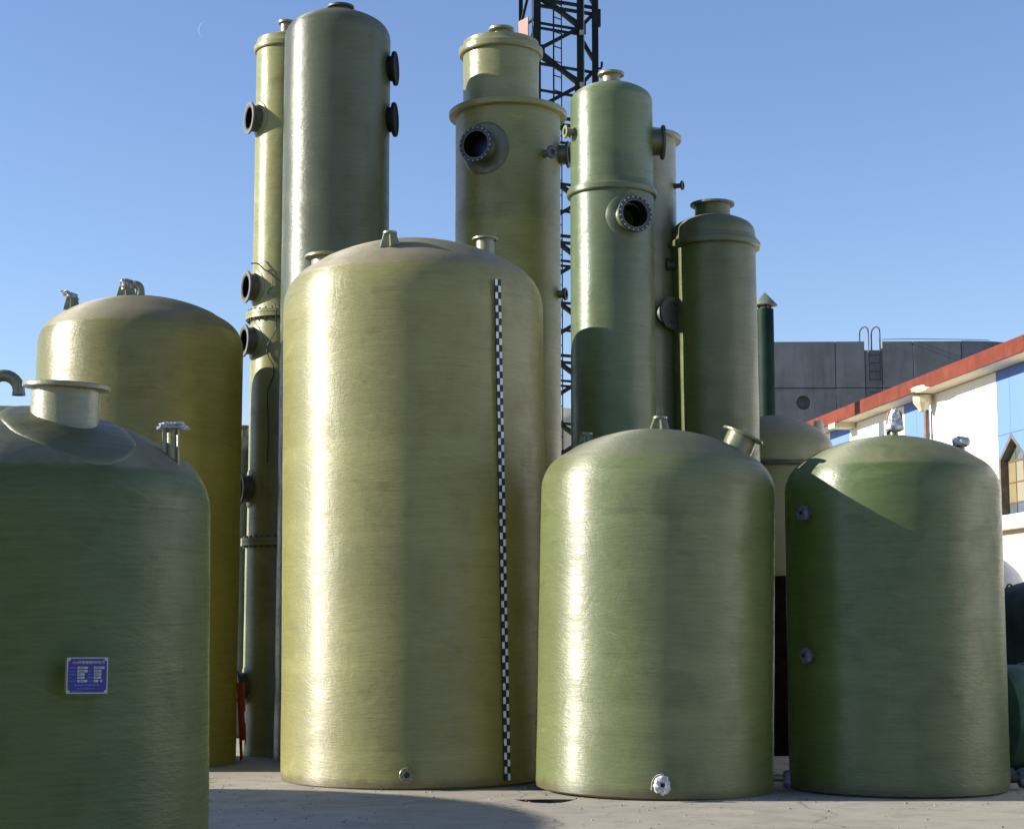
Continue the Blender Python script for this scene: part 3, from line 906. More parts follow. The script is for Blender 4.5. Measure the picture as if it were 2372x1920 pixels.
# ---- narrow cream column in three sections
L = Vessel('scrubber_column', 'narrow cream column of bolted sections draped with black cable, left of grey tower', 'tower', -2.958, 22.32, 0.395, 8.90, 9.20, M_L, 7, amp=0.003, seg=80)
L.size(1.022)
def col_L():
    pr = [(0, 0), (0.43, 0), (0.43, 0.05)] + cyl_prof(0.425, 0.12, 2.60) + cyl_prof(0.41, 2.66, 5.44) + cyl_prof(0.395, 5.50, 8.90) + L.dome
    for z in (8.01, 5.83, 5.145):
        L.bore(L.side_frame(-64, z), 0.143, 0.15)
    return L.shell(pr)
col_L()
collar(L.root, 8.99, 0.395, 0.43, 0.07, M_L)
for z, ro in ((5.50, 0.475), (2.66, 0.485)):
    o = put('joint_flange', MB().lathe([(0.40, z - 0.075), (ro, z - 0.075), (ro, z - 0.03), (ro - 0.004, z - 0.028), (ro - 0.004, z - 0.022), (ro, z - 0.02), (ro, z + 0.02), (0.43, z + 0.022), (0.39, z + 0.05), (0.39, z - 0.075), (0.40, z - 0.075)], 80).mesh('joint_flange', ang=25), M_L, L.root)
    mb = MB()
    for i in range(32):
        a = 2 * PI * i / 32
        mb.lathe([(0, -0.10), (0.012, -0.10), (0.012, 0.045), (0, 0.045)], 8, Matrix.Translation((0.447 * math.cos(a), 0.447 * math.sin(a), z)))
    put('flange_bolts', mb.mesh('flange_bolts', ang=20), M_BOLT, o)['kind'] = 'stuff'
for z, Rr in ((8.01, 0.395), (5.83, 0.395), (5.145, 0.41)):
    F = L.side_frame(-64, z, Rr)
    n = nozzle(L.root, F, 0.168, 0.11, 0.205, 0.022, M_DARKF, M_GREYF, name='nozzle', inset=0.09, bore_shade=True)
    pad(n, L, -64, z, 0.235, 0.012, M_L, Rr, F=F, hole=0.66)
for z, Rr in ((3.29, 0.41), (0.87, 0.425)):
    F = L.side_frame(-64, z, Rr)
    n = nozzle(L.root, F, 0.168, 0.13, 0.205, 0.028, M_DARKF, M_DARKF, name='nozzle', inset=0.09)
    pad(n, L, -64, z, 0.235, 0.012, M_L, Rr, F=F, hole=0.66)
nozzle(L.root, up_frame(-0.02, 0, 9.15), 0.075, 0.20, 0.11, 0.03, M_FIT, M_FIT, name='top_nozzle')

# ---- black cable hanging on it
def cable():
    r0 = empty('hanging_cable', (-2.958, 22.32, 5.587))
    r0.scale = (1.022, 1.022, 1.022)
    tag(r0, 'thin black cable looped round the nozzles and hanging down the narrow cream column', 'cable')
    def on(dx, z, Rr, lift=0.008):
        # dx: metres right of the column axis as seen from the front
        dx = max(-Rr, min(Rr, dx))
        return (dx, -math.sqrt(max(0, Rr * Rr - dx * dx)) - lift, z - 5.5)
    A1 = [on(-0.35, 6.07, 0.60), on(-0.27, 6.08, 0.50), on(-0.20, 6.02, 0.41), on(-0.12, 5.96, 0.40), on(-0.02, 5.88, 0.40), on(0.08, 5.80, 0.40), on(0.16, 5.70, 0.40), on(0.30, 5.62, 0.40)]
    A2 = [on(-0.19, 6.13, 0.40), on(-0.12, 6.02, 0.40), on(-0.09, 5.90, 0.40), on(-0.10, 5.80, 0.40), on(-0.15, 5.72, 0.41), on(-0.07, 5.65, 0.41), on(0.0, 5.56, 0.44), on(0.05, 5.52, 0.47), on(0.20, 5.50, 0.48)]
    A3 = [on(-0.10, 5.60, 0.44), on(-0.04, 5.53, 0.48), on(-0.03, 5.46, 0.48), on(-0.035, 5.38, 0.45), on(-0.03, 5.28, 0.42), on(-0.07, 5.18, 0.42), on(-0.13, 5.08, 0.42), on(-0.15, 5.00, 0.42), on(-0.12, 4.90, 0.42), on(-0.06, 4.80, 0.42), on(-0.055, 4.68, 0.42), on(-0.10, 4.56, 0.42), on(-0.13, 4.44, 0.42), on(-0.12, 4.2, 0.42), on(-0.11, 3.9, 0.42), on(-0.12, 3.6, 0.42)]
    def sm(pts):
        P = [Vector(p) for p in pts]; out = []
        for i in range(len(P) - 1):
            p0, p1, p2, p3 = P[max(i - 1, 0)], P[i], P[i + 1], P[min(i + 2, len(P) - 1)]
            for k in range(5):
                t = k / 5
                out.append(0.5 * ((2 * p1) + (p2 - p0) * t + (2 * p0 - 5 * p1 + 4 * p2 - p3) * t * t + (3 * p1 - p0 - 3 * p2 + p3) * t ** 3))
        return out + [P[-1]]
    for a, r in ((A1, 0.008), (A2, 0.005), (A3, 0.007)):
        put('cable_strand', MB().tube(sm(a), r, 6).mesh('cable_strand'), M_CABLE, r0)
cable()

# ---- tall grey tower
E_ = Vessel('process_tower', 'tall grey-green tower with rounded top and two dark blind flanges on its right', 'tower', -2.210, 21.46, 0.654, 8.82, 9.20, M_E, 6, amp=0.004, seg=96, seam=False)
E_.size(1.0195)
E_.shell()
n = nozzle(E_.root, up_frame(0.03, 0, 9.15), 0.13, 0.12, 0.17, 0.03, M_DARKF, M_DARKF, name='top_nozzle')
for z in (8.45, 7.80):
    F = E_.side_frame(84, z)
    n = nozzle(E_.root, F, 0.155, 0.085, 0.212, 0.035, M_SHADEBLK, M_SHADEBLK, name='side_nozzle', plug=M_SHADEBLK, plugz=0.083)

# ---- two-diameter sage tower
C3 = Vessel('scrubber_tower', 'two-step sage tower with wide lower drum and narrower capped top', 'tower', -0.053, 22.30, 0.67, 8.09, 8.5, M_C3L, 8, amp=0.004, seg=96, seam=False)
C3.size(1.022)
def tower_C3():
    C3.bore(C3.side_frame(-27, 7.505), 0.166, 0.2)
    pr = C3.bottom() + cyl_prof(0.67, 0.12, 8.0) + [(0.67, 8.06), (0, 8.06)]
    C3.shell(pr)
    up = [(0.488, 7.98)] + cyl_prof(0.488, 8.07, 8.88) + [(r, z) for r, z in [(rr, 8.88 + zz) for rr, zz in dome_prof(0.488, 0.235, 0.25)]]
    me = MB().lathe(up, 96, Matrix.Translation((-0.09, 0.0, 0)), wob=wobble(0.004, 4)).mesh('upper_drum')
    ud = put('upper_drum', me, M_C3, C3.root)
    collar(ud, 8.96, 0.488, 0.542, 0.085, M_C3, cx=-0.09)
    collar(C3.root, 8.13, 0.67, 0.757, 0.075, M_C3L, lip=False)
    # skirt of resin below the collar
    nozzle(ud, up_frame(-0.085, 0, 9.06), 0.105, 0.19, 0.168, 0.032, M_FIT, M_FIT, name='top_nozzle')
    F = C3.side_frame(-27, 7.505)
    n = nozzle(C3.root, F, 0.180, 0.21, 0.228, 0.03, M_PAD, M_FLDK, 20, name='nozzle', inset=0.06, plug=M_BLUEPL, plugz=-0.04, wallk=0.95, bore_shade=True)
    pad(n, C3, -27, 7.505, 0.335, 0.016, M_PAD, F=F)
    F = C3.side_frame(43, 7.46)
    n = nozzle(C3.root, F, 0.045, 0.14, 0.085, 0.02, M_PAD, M_GREYF, 8, name='small_nozzle', flare=0.2)
    put('bore_shade_plug', MB().lathe([(0, 0.128), (0.037, 0.128), (0.037, -0.02), (0, -0.02)], 20).mesh('bore_shade_plug'), M_BOLT, n)  # dark plug in the pipe as painted shade, no real opening
    F = C3.side_frame(80, 7.55)
    n = nozzle(C3.root, F, 0.125, 0.12, 0.17, 0.03, M_PAD, M_DARKF, name='side_nozzle')
    F = C3.side_frame(72, 5.73)
    n = nozzle(C3.root, F, 0.05, 0.10, 0.08, 0.03, M_PAD, M_DARKF, name='small_nozzle')
tower_C3()

# ---- fresh green tower in front
C4 = Vessel('scrubber_tower', 'fresh green flanged tower with a big open nozzle facing front right', 'tower', 1.184, 20.25, 0.49, 7.77, 8.03, M_C4, 9, amp=0.003, seg=96, seam=False)
def tower_C4():
    C4.bore(C4.side_frame(22, 6.305), 0.150, 0.2)
    pr = C4.bottom() + cyl_prof(0.494, 0.12, 6.60) + cyl_prof(0.487, 6.66, 7.77) + C4.dome
    C4.shell(pr)
    collar(C4.root, 6.70, 0.49, 0.535, 0.07, M_C4)
    nozzle(C4.root, up_frame(0, 0, 7.97), 0.108, 0.18, 0.160, 0.028, M_FIT, M_FIT, name='top_nozzle')
    F = C4.side_frame(22, 6.305)
    n = nozzle(C4.root, F, 0.168, 0.135, 0.216, 0.03, M_C4, M_FLDK, 20, name='nozzle', inset=0.05, flare=0.05, wallk=0.95, bore_shade=True)
    pad(n, C4, 22, 6.305, 0.295, 0.010, M_C4, F=F, ry=0.27)
    F = C4.side_frame(-72, 7.385)
    n = nozzle(C4.root, F, 0.042, 0.10, 0.080, 0.02, M_FIT, M_FIT, name='small_nozzle')
    put('bore_shade_plug', MB().lathe([(0, 0.08), (0.035, 0.08), (0.035, -0.02), (0, -0.02)], 20).mesh('bore_shade_plug'), M_BOLT, n)  # the hole's shade as a solid dark plug
    F = C4.side_frame(92, 7.31)
    n = nozzle(C4.root, F, 0.155, 0.135, 0.206, 0.032, M_PAD, M_DARKF, name='side_nozzle')
tower_C4()

# ---- grey cream tower half hidden behind it
C5 = Vessel('scrubber_tower', 'grey cream tower with open flanged top, half hidden behind the fresh green tower', 'tower', 1.60, 21.24, 0.44, 7.60, 7.66, M_C5, 10, amp=0.003, seg=80, seam=False)
def tower_C5():
    pr = C5.bottom() + cyl_prof(0.44, 0.12, 7.58) + [(0.44, 7.62), (0.41, 7.62), (0.41, 6.9), (0, 6.9)]
    C5.shell(pr)
    collar(C5.root, 7.64, 0.44, 0.51, 0.06, M_C5, lip=False)
    F = C5.side_frame(66, 6.98)
    n = nozzle(C5.root, F, 0.03, 0.11, 0.058, 0.02, M_DARKF, M_DARKF, name='small_nozzle', flare=0.3)
    F = C5.side_frame(38, 5.35)
    n = nozzle(C5.root, F, 0.15, 0.12, 0.205, 0.03, M_DARKF, M_DARKF, name='nozzle', plug=M_DARKF, plugz=0.1)
tower_C5()

# ---- moss tower with a bell-shaped lid
C6 = Vessel('scrubber_tower', 'moss green tower with a bell-shaped lid and wide top neck, at right of the group', 'tower', 2.509, 21.03, 0.508, 6.22, 6.62, M_C6, 11, lean=-0.35, amp=0.003, seg=96, seam=False)
def tower_C6():
    pr = C6.bottom() + cyl_prof(0.508, 0.12, 6.20) + [(0.508, 6.24), (0, 6.24)]
    C6.shell(pr)
    lid = [(0.50, 6.17), (0.562, 6.17), (0.572, 6.18), (0.572, 6.235), (0.56, 6.25), (0.535, 6.262), (0.525, 6.30), (0.512, 6.31), (0.508, 6.36)]
    lid += [(r, 6.36 + z) for r, z in dome_prof(0.508, 0.25, 0.36)]
    me = MB().lathe(lid, 96, wob=wobble(0.004, 9)).mesh('bell_lid', ang=28)
    lo = put('bell_lid', me, M_C6, C6.root)
    nozzle(lo, up_frame(-0.005, 0, 6.56), 0.215, 0.19, 0.272, 0.028, M_C6, M_GREYF, name='top_neck', inset=0.05)
    F = C6.side_frame(-80, 5.97)
    n = nozzle(C6.root, F, 0.06, 0.10, 0.085, 0.03, M_DARKF, M_DARKF, 8, name='small_nozzle')
tower_C6()

# ---- sand green tank behind, on a skirt coloured near-black as the gap's shade
Hv = Vessel('storage_tank', 'sand green domed tank on a skirt coloured as dark shade, behind the two squat green tanks', 'tank', 3.413, 22.8, 0.811, 3.78, 4.33, M_H, 12, z0=2.23, amp=0.004, seg=96)
def tank_H():
    pr = [(0, 2.23), (0.74, 2.23)] + cyl_prof(0.745, 2.24, 3.62) + [(0.79, 3.66), (0.811, 3.70)] + cyl_prof(0.811, 3.72, 3.78, 0.03) + Hv.dome
    Hv.shell(pr)
    put('rim', ring(0.73, 0.835, 3.635, 3.685, 80, bev=0.008).mesh('rim', ang=30), M_DARKF, Hv.root)
    put('skirt', MB().lathe([(0.70, 0), (0.70, 2.228), (0.66, 2.228), (0.66, 0), (0.70, 0)], 64).mesh('skirt'), M_GAPSH, Hv.root)
    z = Hv.zdome(0.6)
    F = up_frame(0.60, -0.05, z - 0.05)
    put('stub', MB().lathe([(0.085, 0), (0.058, 0.17), (0.048, 0.17), (0.07, 0), (0.085, 0)], 20).mesh('stub', ang=30), M_PALE, Hv.root, F)
tank_H()

# ---- big unseen tank added beyond the left edge to cast the foreground shadow
Z = Vessel('storage_tank', 'very wide low green tank added out of frame at left to cast a shadow', 'tank', -13.8, 14.5, 3.1, 3.73, 4.35, M_G, 20, amp=0.008, seg=96)
Z.shell()

# ---- small tanks showing only in gaps
def simple_tank(name, label, X, Y, Rr, zt, ztop, mat):
    V = Vessel(name, label, 'tank', X, Y, Rr, zt, ztop, mat, X, amp=0.003, seg=64, seam=False)
    V.shell()
    return V
V = simple_tank('storage_tank', 'dark tank showing between the ochre tank and the cream column', -3.86, 26.0, 0.5, 4.15, 4.42, M_DGREEN)
nozzle(V.root, up_frame(-0.14, -0.05, 4.36), 0.09, 0.20, 0.15, 0.03, M_FIT, M_FIT, name='top_nozzle')
simple_tank('storage_tank', 'pale far tank seen at the foot of the lattice mast', 0.86, 34.0, 0.9, 5.35, 5.85, M_PALE)
V = simple_tank('storage_tank', 'dark green upright tank with a lifting eye at the right edge', 6.75, 21.6, 0.92, 1.80, 2.20, M_DGREEN)
pts = [(-0.66 + 0.035 * math.cos(t), 0, 2.06 + 0.05 * math.sin(t)) for t in [PI * i / 10 for i in range(11)]]
pts = [(-0.625, -0.1, 1.97)] + [(p[0], -0.1, p[2]) for p in pts] + [(-0.695, -0.1, 1.94)]
put('lifting_eye', MB().tube(pts, 0.011, 8).mesh('lifting_eye'), M_DGREEN, V.root)
simple_tank('storage_tank', 'pale grey round-topped tank in front of the white wall at right', 6.55, 24.5, 0.60, 2.0, 2.62, M_PGREY)

def lying_tank():
    r0 = empty('lying_tank', (6.02, 19.6, 0.62), (0, R(90), R(12)))
    tag(r0, 'green ribbed tank lying on its side at the lower right edge', 'tank')
    prof = [(0, -0.85)] + [(0.56 * math.sin(t), -0.65 - 0.2 * math.cos(t)) for t in [0.25 * i for i in range(1, 6)]] + cyl_prof(0.56, -0.62, 1.6, 0.2) + [(0.5, 1.75), (0, 1.8)]
    put('shell', MB().lathe(prof, 72).mesh('shell'), M_GRNH, r0)
    for x in (-0.38, 0.05, 0.6, 1.2):
        put('rib', ring(0.55, 0.585, x, x + 0.09, 72, bev=0.02).mesh('rib', ang=50), M_GRNH, r0)
    for x in (-0.25, 1.0):
        put('saddle', MB().box((0.47, 0, x), (0.3, 0.8, 0.14)).mesh('saddle', smooth=False), M_DGREEN, r0)
lying_tank()

# ---- torn red strip in the gap
def red_strip():
    pts = [(-0.10, 0.93), (0.055, 0.95), (0.065, 0.62), (0.035, 0.60), (0.035, 0.50), (0.055, 0.46), (0.05, 0.22), (0.02, 0.30), (-0.01, 0.26), (-0.035, 0.30), (-0.05, 0.05), (-0.10, 0.02)]
    bm = bmesh.new()
    vs = [bm.verts.new((x, 0, z)) for x, z in pts]
    f = bm.faces.new(vs)
    ex = bmesh.ops.extrude_face_region(bm, geom=[f])
    for v in ex['geom']:
        if isinstance(v, bmesh.types.BMVert): v.co.y += 0.012
    bmesh.ops.recalc_face_normals(bm, faces=bm.faces)
    me = bpy.data.meshes.new('red_panel'); bm.to_mesh(me); bm.free()
    o = put('red_panel', me, M_REDB)
    o.location = (-3.16, 20.98, 0.0)
    o.rotation_euler = (R(4), 0, R(-52))
    tag(o, 'torn red painted sheet standing in the gap beside the ochre tank', 'panel')
red_strip()

# ------------------------------------------------------------------ lattice mast
def mast():
    X0, Y0 = 0.86, 30.0
    r0 = empty('lattice_mast', (X0, Y0, 0))
    tag(r0, 'dark green steel lattice mast with ladder, rising behind the towers', 'mast')
    # plan positions of the legs, relative to the foot
    b = Vector((-0.415, -0.10, 0)); d = Vector((0.63, 0.32, 0)); c = b + (d - b) * 0.74
    a = Vector((-0.70, 0.55, 0)); e = a + (d - b)
    top = 14.5
    legs = {'b': (b, 0.13), 'c': (c, 0.12), 'd': (d, 0.115), 'a': (a, 0.075)}
    for k, (p, w) in legs.items():
        put('leg', MB().beam(p, p + Vector((0, 0, top)), w, w).mesh('leg', smooth=False), M_LATT, r0)
    put('guide_rail', MB().beam(b + Vector((-0.085, -0.02, 0)), b + Vector((-0.085, -0.02, top)), 0.022, 0.03).mesh('guide_rail', smooth=False), M_LATTP, r0)
    put('guide_rail', MB().beam(c + Vector((0.065, -0.06, 0)), c + Vector((0.065, -0.06, top)), 0.014, 0.02).mesh('guide_rail', smooth=False), M_LATTP, r0)
    z = 0.6
    n = 0
    step = 1.0
    def br(name, p, q, w=0.05):
        put(name, MB().beam(p, q, w * 1.55, w).mesh(name, smooth=False), M_LATT, r0)
    up = lambda v, z: Vector((v.x, v.y, z))
    # anchor the pattern to the joint seen at c about z 12.2
    zs = 12.22
    ks = [zs - 1.06 * i for i in range(-2, 12)]
    for i, zc in enumerate(ks):
        zb = zc - 0.52
        br('diagonal_brace', up(c, zc), up(b, zb), 0.062)
        br('diagonal_brace', up(b, zb), up(c, zc - 1.06), 0.062)
        br('diagonal_brace', up(b, zc + 0.46), up(c, zc + 0.05), 0.055)
        if i % 2 == 0:
            br('horizontal_brace', up(b, zc + 0.42), up(d, zc + 0.40), 0.045)
            br('horizontal_brace', up(b, zc + 0.30), up(d, zc + 0.28), 0.045)
            br('horizontal_brace', up(b, zc - 0.02), up(c, zc - 0.04), 0.035)
            br('horizontal_brace', up(b, zc - 0.11), up(c, zc - 0.13), 0.035)
        else:
            br('horizontal_brace', up(b, zc + 0.30), up(d, zc + 0.26), 0.038)
            br('horizontal_brace', up(b, zc - 0.18), up(c, zc - 0.22), 0.035)
        br('diagonal_brace', up(c, zc), up(d, zc + 0.32), 0.06)
        br('diagonal_brace', up(c, zc - 0.18), up(d, zc - 0.62), 0.05)
        br('horizontal_brace', up(b, zc + 0.1), up(a, zc + 0.1), 0.03)
        br('diagonal_brace', up(b, zc + 0.1), up(a, zc - 0.9), 0.03)
        put('gusset_plate', MB().box((0, 0, 0), (0.20, 0.015, 0.22), Matrix.Translation(up(c, zc - 0.04) + Vector((0, -0.055, 0)))).mesh('gusset_plate', smooth=False), M_LATT, r0)
        put('gusset_plate', MB().box((0, 0, 0), (0.15, 0.015, 0.20), Matrix.Translation(up(b, zb - 0.02) + Vector((0.06, -0.06, 0)))).mesh('gusset_plate', smooth=False), M_LATT, r0)
    # ladder inside
    la = put('ladder', MB().beam((-0.115, 0.30, 0), (-0.115, 0.30, top), 0.028, 0.03).mesh('ladder', smooth=False), M_LATT, r0)
    lb = MB().beam((0.03, 0.45, 0), (0.03, 0.45, top), 0.02, 0.03)
    put('ladder_rail', lb.mesh('ladder_rail', smooth=False), M_LATT, la)
    z = 3.0
    while z < top:
        put('ladder_rung', MB().beam((-0.115, 0.30, z), (0.03, 0.45, z), 0.016, 0.016).mesh('ladder_rung', smooth=False), M_LATT, la)
        z += 0.27
    sb = put('sign_board', MB().box((0, 0, 0), (0.30, 0.015, 0.64)).mesh('sign_board', smooth=False), M_PINK, r0, Matrix.Translation((-0.655, 0.12, 12.02)) @ Matrix.Rotation(R(-56), 4, 'Z'))
    put('sign_bracket', MB().beam((-0.79, 0.25, 11.3), (-0.79, 0.25, 12.05), 0.05, 0.05).mesh('sign_bracket', smooth=False), M_LATT, r0)
    put('lamp_bracket', MB().box((d.x + 0.02, d.y - 0.03, 12.42), (0.16, 0.12, 0.30)).mesh('lamp_bracket', smooth=False), M_LATT, r0)
    put('hook', MB().tube([(d.x + 0.04, d.y, 11.50), (d.x + 0.10, d.y, 11.50), (d.x + 0.115, d.y, 11.54), (d.x + 0.12, d.y, 11.62)], 0.022, 6).mesh('hook'), M_LATT, r0)
    for z in (11.14, 10.98, 12.1):
        put('junction_box', MB().box((c.x + 0.02, c.y - 0.075, z), (0.07, 0.03, 0.09 if z > 11 else 0.16)).mesh('junction_box', smooth=False), M_LATTP, r0)
mast()

# ------------------------------------------------------------------ green stack with a cone cap
def stack():
    r0 = empty('vent_stack', (5.875, 40, 0))
    tag(r0, 'dark green vent stack with a cone rain cap in front of the concrete block', 'stack')
    put('pipe', MB().lathe([(0, 0), (0.195, 0)] + cyl_prof(0.195, 0.1, 8.86, 0.5) + [(0.19, 8.90), (0.165, 8.90), (0.165, 8.4), (0, 8.4)], 40).mesh('pipe', ang=30), M_STACK, r0)
    for k in range(3):
        a = R(30 + 120 * k)
        put('cap_strut', MB().beam((0.15 * math.cos(a), 0.15 * math.sin(a), 8.7), (0.15 * math.cos(a), 0.15 * math.sin(a), 9.1), 0.04, 0.04).mesh('cap_strut', smooth=False), M_STACK, r0)
    put('rain_cap', MB().lathe([(0.0, 8.98), (0.28, 8.98), (0.285, 8.995), (0, 9.30)], 40).mesh('rain_cap', ang=30), M_CAP, r0)
stack()

# ------------------------------------------------------------------ concrete block with ladder
def concrete_block():
    Y0 = 60.0
    r0 = empty('concrete_block', (9.0, Y0, 0), (0, 0, R(-1.6)))
    tag(r0, 'grey precast concrete block with stained panels and a round port, behind the workshop roof', 'building')
    T = 0.35
    ztop, zs = 11.41, 9.78
    def panel(x0, x1, z0, z1, hole=None, yo=0.0):
        g = 0.025
        me = MB().box(((x0 + x1) / 2, T / 2 + yo, (z0 + z1) / 2), (x1 - x0 - g, T, z1 - z0 - g)).mesh('concrete_panel', smooth=False)
        me.materials.append(M_CONC)
        if hole:
            hx, hz, hr = hole
            mb = MB().lathe([(0, -0.5), (hr, -0.5), (hr, 0.28), (0, 0.28)], 32, Matrix.Translation((hx, 0, hz)) @ Matrix.Rotation(R(-90), 4, 'X'))
            me = cut(me, [mb.mesh('bore', smooth=False)])
            me.polygons.foreach_set('use_smooth', [False] * len(me.polygons))
        put('concrete_panel', me, None, r0)
    rng = random.Random(5)
    # top row, lower row
    nl, nr = 3.23, 3.83          # sides of the ladder notch
    panel(-4.3, -1.2, zs, ztop); panel(-1.2, 2.21, zs, ztop); panel(2.21, nl, zs, ztop)
    panel(nl, nr, zs, ztop - 0.30, yo=0.03)
    panel(nr, 4.9, zs, ztop, yo=0.015); panel(4.9, 6.55, zs, ztop)
    panel(-4.3, -1.2, 6.4, zs); panel(-1.2, 2.21, 6.4, zs, (1.08, 9.27, 0.245), yo=0.01); panel(2.21, nl, 6.4, zs); panel(nl, nr, 6.4, zs, yo=0.04); panel(nr, 6.55, 6.4, zs)
    for x0, x1 in ((-4.3, -1.2), (-1.2, 2.21), (2.21, 6.55)):
        panel(x0, x1, 0.0, 6.4)
    # the facet turning away at the right
    for k, (w, an) in enumerate(((1.15, -14), (1.6, -26), (2.2, -40))):
        pass
    x, y = 6.56, 0.0
    for w, an in ((1.15, 9), (1.5, 26), (3.0, 44)):
        M = Matrix.Translation((x, y, 0)) @ Matrix.Rotation(R(an), 4, 'Z')
        me = MB().box((w / 2, T / 2, ztop / 2), (w - 0.02, T, ztop), M).mesh('concrete_panel', smooth=False)
        put('concrete_panel', me, M_CONC, r0)
        x += w * math.cos(R(an)); y += w * math.sin(R(an))
    put('backing', MB().box((1.15, T + 0.35, 5.4), (10.7, 0.6, 10.8)).mesh('backing', smooth=False), M_CONC, r0)
    # thin lightning wire along the parapet
    put('parapet_wire', MB().tube([(nr + 0.05, 0.2, ztop + 0.09), (4.9, 0.2, ztop + 0.10), (6.5, 0.2, ztop + 0.08), (7.6, 0.3, ztop + 0.06)], 0.012, 5).mesh('parapet_wire'), M_STEEL, r0)
    # ladder: a thing of its own, bolted in the notch
    lr = empty('access_ladder', (9.0 + 3.53, Y0 - 0.24, 0))
    tag(lr, 'steel ladder with looped handrails in the notch of the concrete block', 'ladder')
    for sx in (-0.20, 0.20):
        put('rail', MB().beam((sx, 0, 6.2), (sx, 0, 9.62), 0.045, 0.045).mesh('rail', smooth=False), M_STEEL, lr)
        put('rail', MB().beam((sx, 0, 10.02), (sx, 0, 11.0), 0.055, 0.055).mesh('rail', smooth=False), M_STEEL, lr)
        pts = [(sx, 0, 10.9), (sx, 0, 11.6)]
        for i in range(1, 11):
            a = PI * i / 10
            pts.append((sx - 0.10 * (1 - math.cos(a)) * (1 if sx < 0 else 0.95), 0.25 * (1 - math.cos(a)), 11.72 + 0.20 * math.sin(a)))
        pts.append((pts[-1][0], pts[-1][1], 11.0))
        put('hoop_handrail', MB().tube(pts, 0.026, 8).mesh('hoop_handrail'), M_STEEL, lr)
    for z in (10.05, 10.33, 10.62, 10.9, 9.62, 9.33, 9.05, 8.77, 8.49, 8.2, 7.9, 7.6):
        put('rung', MB().beam((-0.2, 0, z), (0.2, 0, z), 0.03, 0.03).mesh('rung', smooth=False), M_STEEL, lr)
concrete_block()

